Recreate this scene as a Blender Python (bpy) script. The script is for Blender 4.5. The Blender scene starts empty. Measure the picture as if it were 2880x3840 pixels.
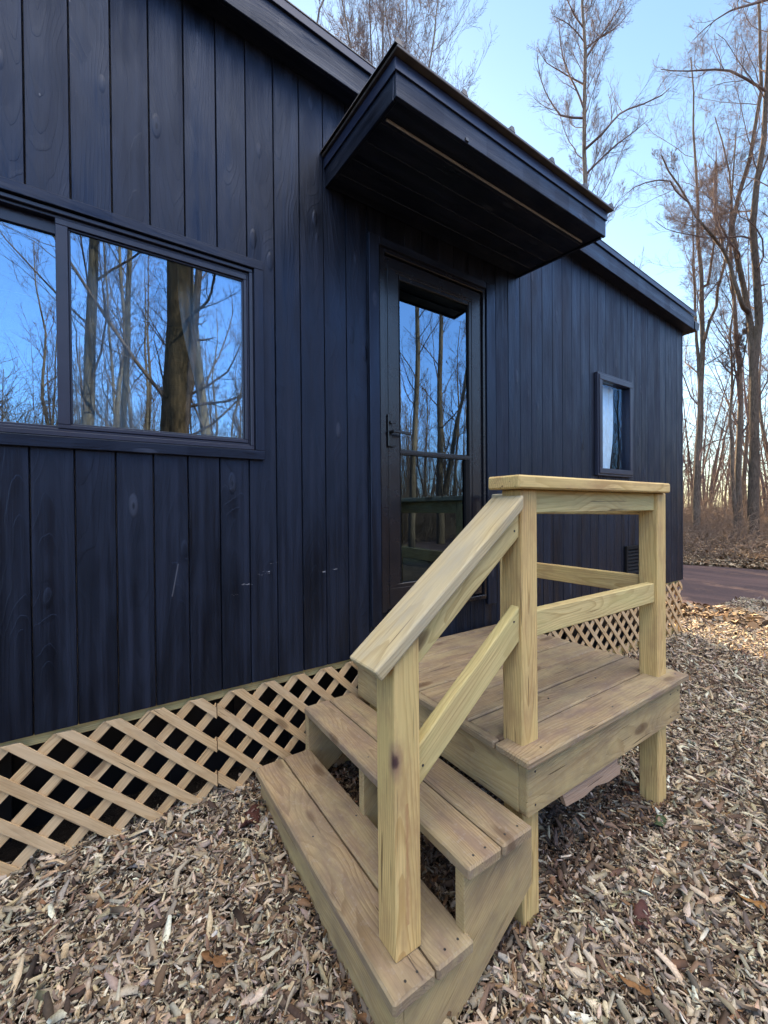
import bpy, math, random
import numpy as np
from mathutils import Vector, Matrix

R = math.radians
random.seed(7)
sc = bpy.context.scene
col = sc.collection

# ------------------------------------------------------------------ camera
CAM = np.array([-1.2011, -2.0526, 1.4923])
YAW, PITCH, ROLL, FPX = R(33.9121), R(-0.4968), R(-0.4881), 1552.3913
FW = np.array([math.sin(YAW)*math.cos(PITCH), math.cos(YAW)*math.cos(PITCH), math.sin(PITCH)])
_rt = np.array([math.cos(YAW), -math.sin(YAW), 0.0])
_up = np.cross(_rt, FW)
RT = math.cos(ROLL)*_rt + math.sin(ROLL)*_up
UP = -math.sin(ROLL)*_rt + math.cos(ROLL)*_up
cd = bpy.data.cameras.new('camera')
cam = bpy.data.objects.new('camera', cd)
col.objects.link(cam)
M = Matrix(((RT[0], UP[0], -FW[0], CAM[0]), (RT[1], UP[1], -FW[1], CAM[1]), (RT[2], UP[2], -FW[2], CAM[2]), (0, 0, 0, 1)))
cam.matrix_world = M
cd.sensor_fit = 'HORIZONTAL'
cd.sensor_width = 36.0
cd.lens = 36.0*FPX/2880.0
cd.clip_start = 0.05
cd.clip_end = 2000
sc.camera = cam

# ------------------------------------------------------------------ world, sun, exposure
SUN_AZ, SUN_EL = R(22), R(24)          # azimuth clockwise from +Y (behind the cabin, towards its far end)
SKY_FILL_LOW, SKY_FILL_HIGH = (1.2, 2.1, 4.2), (18.5, 15.6, 11.0)
w = bpy.data.worlds.new('World')
sc.world = w
w.use_nodes = True
nt = w.node_tree
bg = nt.nodes['Background']
sky = nt.nodes.new('ShaderNodeTexSky')
sky.sky_type = 'NISHITA'
sky.sun_disc = False
sky.sun_elevation = SUN_EL
sky.sun_rotation = SUN_AZ
sky.air_density = 1.0
sky.dust_density = 0.4
sky.ozone_density = 1.6
# fill light added to the sky behind the camera and overhead to lift shade
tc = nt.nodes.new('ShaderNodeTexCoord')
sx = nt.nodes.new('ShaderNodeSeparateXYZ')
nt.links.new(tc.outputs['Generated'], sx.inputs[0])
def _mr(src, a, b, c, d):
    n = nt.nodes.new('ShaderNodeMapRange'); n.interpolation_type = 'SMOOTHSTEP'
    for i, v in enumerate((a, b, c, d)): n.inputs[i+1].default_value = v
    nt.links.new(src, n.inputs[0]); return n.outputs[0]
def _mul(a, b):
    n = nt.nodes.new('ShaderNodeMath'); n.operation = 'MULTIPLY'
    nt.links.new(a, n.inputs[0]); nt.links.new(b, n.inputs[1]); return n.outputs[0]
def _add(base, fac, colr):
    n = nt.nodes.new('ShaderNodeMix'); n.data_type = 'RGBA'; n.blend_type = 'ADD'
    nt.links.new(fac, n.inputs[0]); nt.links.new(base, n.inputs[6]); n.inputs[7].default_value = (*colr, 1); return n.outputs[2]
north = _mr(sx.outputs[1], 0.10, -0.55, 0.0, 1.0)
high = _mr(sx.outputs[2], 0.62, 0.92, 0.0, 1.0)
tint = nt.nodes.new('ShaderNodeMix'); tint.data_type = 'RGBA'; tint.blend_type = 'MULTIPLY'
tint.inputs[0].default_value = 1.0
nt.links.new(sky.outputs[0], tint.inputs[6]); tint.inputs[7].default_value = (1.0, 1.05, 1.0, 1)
c1 = _add(tint.outputs[2], north, SKY_FILL_LOW)
c2 = _add(c1, _mul(_mr(sx.outputs[1], 0.25, -0.35, 0.0, 1.0), high), SKY_FILL_HIGH)
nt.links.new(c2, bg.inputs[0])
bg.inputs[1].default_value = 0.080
sl = bpy.data.lights.new('sun', 'SUN')
sl.energy = 5.0
sl.angle = R(0.5)
sl.color = (1.0, 0.74, 0.44)
so = bpy.data.objects.new('sun', sl)
col.objects.link(so)
sdir = Vector((math.sin(SUN_AZ)*math.cos(SUN_EL), math.cos(SUN_AZ)*math.cos(SUN_EL), math.sin(SUN_EL)))
so.rotation_euler = sdir.to_track_quat('Z', 'Y').to_euler()
so.location = sdir*60
sc.view_settings.view_transform = 'Standard'
sc.view_settings.look = 'None'
sc.view_settings.exposure = 2.25
sc.view_settings.gamma = 1.0
sc.render.engine = 'CYCLES'
sc.cycles.max_bounces = 6
sc.cycles.diffuse_bounces = 3
sc.cycles.glossy_bounces = 3
sc.cycles.transparent_max_bounces = 8
sc.cycles.caustics_reflective = False
sc.cycles.caustics_refractive = False
sc.cycles.use_denoising = True

# ------------------------------------------------------------------ material helpers
class NT:
    def __init__(s, name):
        s.m = bpy.data.materials.new(name)
        s.m.use_nodes = True
        s.t = s.m.node_tree
        s.b = s.t.nodes['Principled BSDF']
        s.out = s.t.nodes['Material Output']
    def n(s, typ, **kw):
        nd = s.t.nodes.new('ShaderNode'+typ)
        for k, v in kw.items():
            setattr(nd, k, v)
        return nd
    def l(s, a, b):
        s.t.links.new(a, b)
    def set(s, inp, v):
        if hasattr(v, 'is_linked') or hasattr(v, 'links'):
            s.l(v, inp)
        else:
            inp.default_value = v
    def math(s, op, a, b=0.0, c=0.0, clamp=False):
        nd = s.n('Math', operation=op, use_clamp=clamp)
        for i, v in enumerate((a, b, c)):
            s.set(nd.inputs[i], v)
        return nd.outputs[0]
    def noise(s, vec, scale, detail=3.0, rough=0.55, dist=0.0):
        nd = s.n('TexNoise')
        if vec is not None:
            s.l(vec, nd.inputs['Vector'])
        nd.inputs['Scale'].default_value = scale
        nd.inputs['Detail'].default_value = detail
        nd.inputs['Roughness'].default_value = rough
        nd.inputs['Distortion'].default_value = dist
        return nd.outputs['Fac']
    def scale(s, vec, xyz):
        nd = s.n('VectorMath', operation='MULTIPLY')
        s.l(vec, nd.inputs[0])
        nd.inputs[1].default_value = xyz
        return nd.outputs[0]
    def ramp(s, fac, stops, interp='LINEAR'):
        nd = s.n('ValToRGB')
        cr = nd.color_ramp
        cr.interpolation = interp
        while len(cr.elements) < len(stops):
            cr.elements.new(0.5)
        for e, (p, c) in zip(cr.elements, stops):
            e.position = p
            e.color = (c[0], c[1], c[2], 1) if not isinstance(c, float) else (c, c, c, 1)
        s.set(nd.inputs[0], fac)
        return nd.outputs[0]
    def mix(s, fac, a, b, mode='MIX'):
        nd = s.n('Mix', data_type='RGBA', blend_type=mode)
        s.set(nd.inputs[0], fac)
        for k, v in ((6, a), (7, b)):
            if isinstance(v, tuple):
                v = (v[0], v[1], v[2], 1)
            s.set(nd.inputs[k], v)
        return nd.outputs[2]
    def attr(s, name, out='Vector'):
        nd = s.n('Attribute', attribute_type='GEOMETRY')
        nd.attribute_name = name
        return nd.outputs[out]
    def sep(s, v):
        nd = s.n('SeparateXYZ')
        s.l(v, nd.inputs[0])
        return nd.outputs
    def comb(s, x, y, z):
        nd = s.n('CombineXYZ')
        for i, v in enumerate((x, y, z)):
            s.set(nd.inputs[i], v)
        return nd.outputs[0]
    def pos(s):
        return s.n('NewGeometry').outputs['Position']
    def bump(s, h, strength=0.3, dist=0.005):
        nd = s.n('Bump')
        nd.inputs['Strength'].default_value = strength
        nd.inputs['Distance'].default_value = dist
        s.l(h, nd.inputs['Height'])
        s.l(nd.outputs[0], s.b.inputs['Normal'])
        return nd.outputs[0]
    def fin(s, color=None, rough=0.6, spec=None, metal=None):
        if color is not None:
            if isinstance(color, tuple):
                color = (color[0], color[1], color[2], 1)
            s.set(s.b.inputs['Base Color'], color)
        s.set(s.b.inputs['Roughness'], rough)
        if spec is not None:
            s.set(s.b.inputs['Specular IOR Level'], spec)
        if metal is not None:
            s.set(s.b.inputs['Metallic'], metal)
        return s.m


def wood_nodes(s, ring=0.0095, tilt=0.035, flat_knots=False):
    """Sawn-lumber figure from board coordinates gc = (along, across, through)."""
    gc = s.attr('gc')
    L, W, T = s.sep(gc)
    wob = s.noise(s.scale(gc, (1.3, 4.0, 4.0)), 1.6, 2.0)
    wob2 = s.noise(s.scale(gc, (3.0, 30.0, 30.0)), 1.0, 2.0)
    fine = s.noise(s.scale(gc, (5.0, 190.0, 190.0)), 1.0, 4.0, 0.65)
    chk = s.noise(s.scale(gc, (3.2, 95.0, 95.0)), 1.0, 1.0, 0.4)
    blot = s.noise(s.scale(gc, (2.2, 9.0, 9.0)), 1.0, 3.0)
    W2 = s.math('ADD', W, s.math('MULTIPLY', s.math('SUBTRACT', wob, 0.5), 0.05))
    T2 = s.math('ADD', T, s.math('MULTIPLY', s.math('SINE', s.math('MULTIPLY', L, 1.9)), tilt))
    r = s.math('SQRT', s.math('ADD', s.math('MULTIPLY', W2, W2), s.math('MULTIPLY', T2, T2)))
    r = s.math('ADD', r, s.math('MULTIPLY', wob2, 0.006))
    # knots stretch the rings
    vo = s.n('TexVoronoi', feature='F1', voronoi_dimensions='3D')
    s.l(s.scale(gc, (2.9, 8.5, 0.0) if flat_knots else (2.3, 6.5, 3.0)), vo.inputs['Vector'])
    vo.inputs['Scale'].default_value = 1.0
    kd = vo.outputs['Distance']
    knot = s.ramp(kd, [(0.05, (1, 1, 1)), (0.12, (0.75, 0.75, 0.75)), (0.16, (0.05, 0.05, 0.05)), (0.30, (0, 0, 0))])
    halo = s.ramp(kd, [(0.0, (1, 1, 1)), (0.5, (0, 0, 0))])
    r = s.math('ADD', r, s.math('MULTIPLY', halo, 0.03))
    ph = s.math('FRACT', s.math('DIVIDE', r, ring))
    late = s.ramp(ph, [(0.0, (0.0,)*3), (0.55, (0.22,)*3), (0.86, (1,)*3), (0.97, (0.9,)*3), (1.0, (0,)*3)])
    return dict(chk=chk, kd=kd, gc=gc, late=late, fine=fine, blot=blot, knot=knot, halo=halo)


def pine(name, early, latec, stain, stain_amt, rough=0.72, dirt=0.0, green=None):
    s = NT(name)
    k = wood_nodes(s)
    c = s.mix(s.math('MULTIPLY', k['late'], 0.8), early, latec)
    c = s.mix(s.math('MULTIPLY', s.ramp(k['fine'], [(0.42, (0,)*3), (0.64, (1,)*3)]), 0.45), c, (latec[0]*0.75, latec[1]*0.75, latec[2]*0.75))
    ck = s.ramp(k['chk'], [(0.715, (0,)*3), (0.75, (1,)*3)])
    c = s.mix(s.math('MULTIPLY', ck, 0.85), c, (latec[0]*0.22, latec[1]*0.2, latec[2]*0.2))
    if green:
        c = s.mix(s.math('MULTIPLY', s.ramp(k['blot'], [(0.42, (0,)*3), (0.62, (1,)*3)]), 0.55), c, green)
    b2 = s.noise(s.scale(k['gc'], (5.0, 16.0, 16.0)), 1.0, 4.0, 0.65)
    c = s.mix(s.math('MULTIPLY', s.ramp(b2, [(0.45, (0,)*3), (0.68, (1,)*3)]), stain_amt), c, stain)
    c = s.mix(s.math('MULTIPLY', k['knot'], 0.8), c, (0.10, 0.055, 0.028))
    if dirt:
        p = s.pos()
        d = s.noise(p, 6.0, 5.0, 0.6)
        c = s.mix(s.math('MULTIPLY', s.ramp(d, [(0.42, (0,)*3), (0.66, (1,)*3)]), dirt), c, (0.13, 0.10, 0.085))
        d2 = s.noise(p, 55.0, 3.0, 0.6)
        c = s.mix(s.math('MULTIPLY', s.ramp(d2, [(0.56, (0,)*3), (0.72, (1,)*3)]), dirt*0.6), c, (0.36, 0.32, 0.28))
    h = s.math('ADD', s.math('MULTIPLY', k['late'], 0.35), s.math('MULTIPLY', k['fine'], 0.7))
    h = s.math('SUBTRACT', h, s.math('MULTIPLY', ck, 2.0))
    s.bump(h, 0.55, 0.0018)
    return s.fin(c, rough, 0.3)


M_POST = pine('pine_lumber', (0.72, 0.525, 0.235), (0.47, 0.29, 0.105), (0.41, 0.26, 0.12), 0.75, green=(0.55, 0.43, 0.18))
M_RAIL = pine('green_pine_lumber', (0.66, 0.525, 0.25), (0.44, 0.315, 0.125), (0.43, 0.32, 0.15), 0.5, green=(0.50, 0.44, 0.19))
def add_newel_marks(mat):
    t_ = mat.node_tree; b_ = t_.nodes['Principled BSDF']
    s_ = NT.__new__(NT); s_.m = mat; s_.t = t_; s_.b = b_; s_.out = t_.nodes['Material Output']
    old = b_.inputs['Base Color'].links[0].from_socket
    p = s_.pos()
    nz = s_.noise(p, 40.0, 3.0)
    px, py, pz = s_.sep(p)
    dx = s_.math('SUBTRACT', px, -0.553); dy = s_.math('SUBTRACT', py, -1.131); dz = s_.math('MULTIPLY', s_.math('SUBTRACT', pz, 0.80), 0.42)
    d = s_.math('SQRT', s_.math('ADD', s_.math('ADD', s_.math('MULTIPLY', dx, dx), s_.math('MULTIPLY', dy, dy)), s_.math('MULTIPLY', dz, dz)))
    d = s_.math('ADD', d, s_.math('MULTIPLY', s_.math('SUBTRACT', nz, 0.5), 0.012))
    c = s_.mix(s_.ramp(d, [(0.010, (1,)*3), (0.030, (0,)*3)]), old, (0.30, 0.19, 0.115))
    c = s_.mix(s_.ramp(d, [(0.006, (1,)*3), (0.0125, (0,)*3)]), c, (0.07, 0.035, 0.035))
    e = s_.math('ABSOLUTE', s_.math('SUBTRACT', px, s_.math('MULTIPLY_ADD', nz, 0.010, -0.520)))
    st = s_.math('MULTIPLY', s_.ramp(e, [(0.001, (1,)*3), (0.0065, (0,)*3)]), s_.math('COMPARE', pz, 0.50, 0.17))
    c = s_.mix(s_.math('MULTIPLY', st, 0.55), c, (0.33, 0.13, 0.07))
    t_.links.new(c, b_.inputs['Base Color'])
    return mat
M_NEWEL = add_newel_marks(pine('newel_lumber', (0.72, 0.525, 0.235), (0.47, 0.29, 0.105), (0.41, 0.26, 0.12), 0.75, green=(0.55, 0.43, 0.18)))
M_GREY = pine('greyed_pine_lumber', (0.52, 0.42, 0.245), (0.37, 0.285, 0.15), (0.36, 0.325, 0.25), 0.7, green=(0.45, 0.39, 0.27))
M_DECK = pine('trodden_pine_lumber', (0.37, 0.275, 0.162), (0.225, 0.152, 0.082), (0.21, 0.145, 0.112), 0.8, 0.8, dirt=0.42, green=(0.36, 0.30, 0.175))
M_STRG = pine('sawn_pine_lumber', (0.49, 0.365, 0.19), (0.35, 0.235, 0.105), (0.25, 0.175, 0.10), 0.65, 0.8, dirt=0.3, green=(0.42, 0.34, 0.165))
M_LATT = pine('lattice_pine', (0.60, 0.425, 0.235), (0.46, 0.29, 0.14), (0.36, 0.24, 0.13), 0.6, 0.75, green=(0.60, 0.46, 0.30))


SCUFFS = [(-0.548, 1.168, 0.030, 0.004), (-0.535, 1.180, 0.018, 0.003), (-0.490, 1.221, 0.035, 0.003), (-0.630, 1.127, 0.028, 0.005), (-0.695, 1.083, 0.020, 0.004), (-0.150, 1.162, 0.014, 0.006), (-0.205, 1.150, 0.024, 0.004)]
SCR = (-0.947, 1.180, -0.178, 0.072)
def siding_mat(name, base, hi, rough0, bump=0.9):
    s = NT(name)
    gc = s.attr('gc')
    L, W, T = s.sep(gc)
    k = wood_nodes(s, 0.013, 0.05, True)
    p = s.pos()
    px, py, pz = s.sep(p)
    c = s.mix(s.ramp(k['blot'], [(0.3, (0,)*3), (0.7, (1,)*3)]), base, hi)
    c = s.mix(s.math('MULTIPLY', k['late'], 0.5), c, (base[0]*0.5, base[1]*0.5, base[2]*0.55))
    streak = s.noise(s.scale(gc, (0.9, 34.0, 34.0)), 1.0, 4.0, 0.65)
    c = s.mix(s.math('MULTIPLY', s.ramp(streak, [(0.45, (0,)*3), (0.66, (1,)*3)]), 0.5), c, (hi[0]*2.6, hi[1]*2.6, hi[2]*2.6))
    patch = s.noise(s.scale(gc, (1.4, 5.0, 5.0)), 1.0, 3.0, 0.6)
    c = s.mix(s.math('MULTIPLY', s.ramp(patch, [(0.5, (0,)*3), (0.62, (1,)*3)]), 0.75), c, (base[0]*0.35, base[1]*0.35, base[2]*0.4))
    kd2 = s.math('MULTIPLY', k['knot'], s.ramp(k['blot'], [(0.46, (0.0,)*3), (0.56, (1,)*3)]))
    kcore = s.math('MULTIPLY', s.ramp(k['kd'], [(0.03, (1,)*3), (0.06, (0,)*3)]), s.ramp(k['blot'], [(0.40, (0.0,)*3), (0.5, (1,)*3)]))
    c = s.mix(s.math('MULTIPLY', kd2, 0.6), c, (0.036, 0.040, 0.056))
    c = s.mix(kcore, c, (0.003, 0.003, 0.004))
    # scuffs where furniture was carried in, beside the steps
    sm = s.noise(s.scale(p, (30.0, 1.0, 130.0)), 1.0, 4.0, 0.7)
    tot = None
    for (cx_, cz_, rx_, rz_) in SCUFFS:
        b_ = s.math('MULTIPLY', s.math('COMPARE', px, cx_, rx_), s.math('COMPARE', pz, cz_, rz_))
        tot = b_ if tot is None else s.math('MAXIMUM', tot, b_)
    s1 = s.math('MULTIPLY', s.ramp(sm, [(0.53, (0,)*3), (0.60, (1,)*3)]), tot)
    c = s.mix(s.math('MULTIPLY', s1, 0.75), c, (0.26, 0.26, 0.28))
    # one long faint scratch
    ln = s.math('ABSOLUTE', s.math('ADD', s.math('SUBTRACT', px, SCR[0]), s.math('MULTIPLY', s.math('SUBTRACT', pz, SCR[1]), SCR[2])))
    s2 = s.math('MULTIPLY', s.ramp(ln, [(0.0008, (1,)*3), (0.0025, (0,)*3)]), s.math('COMPARE', pz, SCR[1], SCR[3]))
    c = s.mix(s.math('MULTIPLY', s2, 0.35), c, (0.16, 0.16, 0.18))
    wn = s.n('TexWhiteNoise', noise_dimensions='1D')
    s.l(s.math('FLOOR', s.math('DIVIDE', s.math('ADD', px, 1.439), 0.1375)), wn.inputs['W'])
    tone = wn.outputs['Value']
    c = s.mix(s.math('MULTIPLY', tone, 0.5), c, s.mix(1.0, c, (1.8, 1.8, 1.8), 'MULTIPLY'))
    # small pale nail heads and chips
    vo = s.n('TexVoronoi', feature='F1', voronoi_dimensions='3D')
    s.l(s.scale(p, (1.0, 0.3, 0.55)), vo.inputs['Vector'])
    vo.inputs['Scale'].default_value = 6.5
    dots = s.ramp(vo.outputs['Distance'], [(0.012, (1,)*3), (0.022, (0,)*3)])
    c = s.mix(s.math('MULTIPLY', dots, 0.5), c, (0.22, 0.22, 0.23))
    h = s.math('ADD', s.math('MULTIPLY', k['late'], 0.25), s.math('MULTIPLY', k['fine'], 0.5))
    h = s.math('ADD', h, s.math('MULTIPLY', k['halo'], 1.2))
    h = s.math('ADD', h, s.math('MULTIPLY', k['knot'], 1.4))
    big = s.noise(s.scale(gc, (2.5, 14.0, 14.0)), 1.0, 2.0)
    h = s.math('ADD', h, s.math('MULTIPLY', big, 2.0))
    s.bump(h, bump, 0.0034)
    rg = s.ramp(s.math('MULTIPLY_ADD', streak, 0.5, s.math('MULTIPLY', k['blot'], 0.5)), [(0.38, (rough0-0.10,)*3), (0.62, (rough0+0.20,)*3)])
    rg = s.math('ADD', rg, s.math('MULTIPLY', s.math('SUBTRACT', tone, 0.5), 0.16))
    s.b.inputs['Specular Tint'].default_value = (0.52, 0.66, 1.0, 1)
    return s.fin(c, rg, 0.48)


M_SIDE = siding_mat('black_stained_siding', (0.0032, 0.0038, 0.0066), (0.0052, 0.0063, 0.0112), 0.44, 0.75)
M_TRIM = siding_mat('black_stained_trim', (0.0038, 0.0047, 0.0090), (0.0060, 0.0074, 0.0135), 0.42, 0.30)


def plain(name, c, rough=0.5, spec=0.5, metal=0.0, var=0.15, scale=8.0, bump=0.0):
    s = NT(name)
    nz = s.noise(s.pos(), scale, 4.0, 0.6)
    d = tuple(x*(1-var) for x in c)
    e = tuple(min(1, x*(1+var)) for x in c)
    cc = s.mix(s.ramp(nz, [(0.3, (0,)*3), (0.7, (1,)*3)]), d, e)
    rg = s.ramp(nz, [(0.2, (max(0.02, rough-0.06),)*3), (0.8, (rough+0.08,)*3)])
    if bump:
        s.bump(nz, bump, 0.003)
    return s.fin(cc, rg, spec, metal)


M_ALU = plain('dark_bronze_aluminium', (0.010, 0.010, 0.014), 0.24, 0.5, 0.0, 0.1)
M_VINYL = plain('black_window_vinyl', (0.016, 0.020, 0.042), 0.34, 0.5, 0.0, 0.1)
M_BLACK = plain('black_metal', (0.010, 0.010, 0.012), 0.3, 0.5, 0.0, 0.1)
M_RUB = plain('black_gasket', (0.006, 0.006, 0.007), 0.8, 0.2)
M_ROOF = plain('weathered_roof_metal', (0.11, 0.10, 0.10), 0.45, 0.5, 0.3, 0.25, 14.0)
M_DRIP = plain('dark_drip_edge', (0.020, 0.027, 0.060), 0.35, 0.5, 0.2, 0.12)
M_BATTEN = plain('raw_batten', (0.34, 0.35, 0.40), 0.7, 0.3, 0.0, 0.2)
M_WHITE = plain('white_vinyl', (0.75, 0.75, 0.72), 0.4)
M_INT = plain('interior_panel', (0.22, 0.19, 0.16), 0.7, 0.3)
M_INTF = plain('interior_floor', (0.15, 0.10, 0.07), 0.5, 0.4)
M_CURT = plain('pale_curtain_cloth', (0.52, 0.70, 0.78), 0.9, 0.1, 0.0, 0.08, 20.0)
M_SCREW = plain('zinc_screw', (0.06, 0.06, 0.065), 0.35, 0.5, 0.6)
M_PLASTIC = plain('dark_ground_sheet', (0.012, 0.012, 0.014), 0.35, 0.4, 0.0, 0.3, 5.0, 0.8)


def glass_mat(name, refl, tint, wav, blend=0.35):
    s = NT(name)
    s.t.nodes.remove(s.b)
    nz = s.noise(s.pos(), 2.3, 1.0, 0.4)
    bp = s.n('Bump')
    bp.inputs['Strength'].default_value = wav
    bp.inputs['Distance'].default_value = 0.02
    s.l(nz, bp.inputs['Height'])
    g = s.n('BsdfGlossy')
    g.inputs['Roughness'].default_value = 0.0
    g.inputs['Color'].default_value = (0.46, 0.72, 1.0, 1)
    s.l(bp.outputs[0], g.inputs['Normal'])
    t = s.n('BsdfTransparent')
    t.inputs['Color'].default_value = (tint, tint, tint*1.02, 1)
    lw = s.n('LayerWeight')
    lw.inputs['Blend'].default_value = blend
    f = s.math('MULTIPLY_ADD', lw.outputs['Fresnel'], 1.0-refl, refl, clamp=True)
    m = s.n('MixShader')
    s.l(f, m.inputs[0])
    s.l(t.outputs[0], m.inputs[1])
    s.l(g.outputs[0], m.inputs[2])
    s.l(m.outputs[0], s.out.inputs['Surface'])
    return s.m


M_GLASS = glass_mat('coated_window_glass', 0.19, 0.88, 0.010, 0.3)
M_GLASSS = glass_mat('small_window_glass', 0.02, 1.0, 0.008, 0.06)
M_GLASSD = glass_mat('storm_door_glass', 0.22, 0.50, 0.030)
M_GLASSL = glass_mat('screened_door_glass', 0.10, 0.30, 0.030)


def bark_mat(name, a, b, moss=None):
    s = NT(name)
    p = s.pos()
    v = s.scale(p, (1.0, 1.0, 0.22))
    n1 = s.noise(v, 26.0, 5.0, 0.65)
    n2 = s.noise(p, 1.1, 2.0)
    c = s.mix(s.ramp(n1, [(0.35, (0,)*3), (0.66, (1,)*3)]), a, b)
    c = s.mix(s.math('MULTIPLY', s.ramp(n2, [(0.45, (0,)*3), (0.7, (1,)*3)]), 0.4), c, (b[0]*1.2, b[1]*1.25, b[2]*1.25))
    s.bump(n1, 0.9, 0.03)
    return s.fin(c, 0.9, 0.2)


M_BARK = bark_mat('grey_bark', (0.070, 0.054, 0.044), (0.19, 0.148, 0.118))
M_BARKM = bark_mat('brown_bark', (0.045, 0.034, 0.028), (0.135, 0.102, 0.080))
M_BARKD = bark_mat('dark_ridged_bark', (0.030, 0.020, 0.013), (0.13, 0.082, 0.050))
M_TWIG = bark_mat('twig_bark', (0.085, 0.060, 0.056), (0.17, 0.118, 0.108))
M_BRUSH = bark_mat('dry_brush', (0.115, 0.080, 0.063), (0.27, 0.195, 0.15))


def attr_mat(name, rough=0.85, spec=0.2):
    s = NT(name)
    a = s.attr('chip', 'Color')
    n = s.noise(s.pos(), 160.0, 3.0)
    c = s.mix(s.math('MULTIPLY', s.ramp(n, [(0.35, (0,)*3), (0.7, (1,)*3)]), 0.35), a, (0.12, 0.085, 0.06))
    return s.fin(c, rough, spec)


M_CHIP = attr_mat('wood_chips')


def ground_mat():
    s = NT('mulch_and_leaf_litter')
    p = s.pos()
    px, py, pz = s.sep(p)
    # shredded-wood ground close by
    rot = s.n('VectorRotate', rotation_type='Z_AXIS')
    s.l(p, rot.inputs['Vector'])
    s.l(s.math('MULTIPLY', s.noise(p, 9.0, 2.0), 12.0), rot.inputs['Angle'])
    v1 = s.n('TexVoronoi', feature='F1')
    s.l(s.scale(rot.outputs[0], (1.0, 3.2, 1.0)), v1.inputs['Vector'])
    v1.inputs['Scale'].default_value = 22.0
    rnd = s.sep(v1.outputs['Color'])[0]
    mul = s.ramp(rnd, [(0.0, (0.035, 0.024, 0.018)), (0.3, (0.09, 0.06, 0.045)), (0.55, (0.19, 0.13, 0.095)), (0.8, (0.32, 0.24, 0.17)), (1.0, (0.45, 0.37, 0.28))])
    edge = s.ramp(v1.outputs['Distance'], [(0.25, (1,)*3), (0.6, (0.35,)*3)])
    mul = s.mix(1.0, mul, edge, 'MULTIPLY')
    mul = s.mix(1.0, mul, (0.55, 0.53, 0.52), 'MULTIPLY')
    # leaf litter farther out
    v2 = s.n('TexVoronoi', feature='F1')
    s.l(p, v2.inputs['Vector'])
    v2.inputs['Scale'].default_value = 9.0
    r2 = s.sep(v2.outputs['Color'])[1]
    lit = s.ramp(r2, [(0.0, (0.06, 0.042, 0.03)), (0.45, (0.15, 0.105, 0.07)), (0.8, (0.25, 0.18, 0.12)), (1.0, (0.33, 0.25, 0.17))])
    big = s.noise(p, 0.35, 4.0)
    lit = s.mix(s.math('MULTIPLY', s.ramp(big, [(0.5, (0,)*3), (0.68, (1,)*3)]), 0.6), lit, (0.10, 0.12, 0.05))
    e = s.math('ADD', px, s.math('MULTIPLY', s.noise(p, 1.2, 3.0), 2.0))
    f = s.ramp(s.math('MULTIPLY', e, 0.1), [(0.60, (0,)*3), (0.72, (1,)*3)])
    f2 = s.ramp(s.math('MULTIPLY', py, -0.1), [(0.45, (0,)*3), (0.7, (1,)*3)])
    f = s.math('MAXIMUM', f, f2)
    c = s.mix(f, mul, lit)
    h = s.math('SUBTRACT', rnd, v1.outputs['Distance'])
    s.bump(h, 0.9, 0.012)
    return s.fin(c, 0.9, 0.2)


def road_mat():
    s = NT('gravel_road')
    p = s.pos()
    n1 = s.noise(p, 60.0, 4.0, 0.7)
    n2 = s.noise(s.scale(p, (1.3, 0.25, 1.0)), 1.5, 4.0)
    c = s.mix(s.ramp(n1, [(0.3, (0,)*3), (0.7, (1,)*3)]), (0.038, 0.024, 0.026), (0.085, 0.055, 0.054))
    c = s.mix(s.math('MULTIPLY', s.ramp(n2, [(0.46, (0,)*3), (0.62, (1,)*3)]), 0.6), c, (0.13, 0.078, 0.068))
    s.bump(n1, 0.6, 0.01)
    return s.fin(c, 0.9, 0.25)


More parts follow.
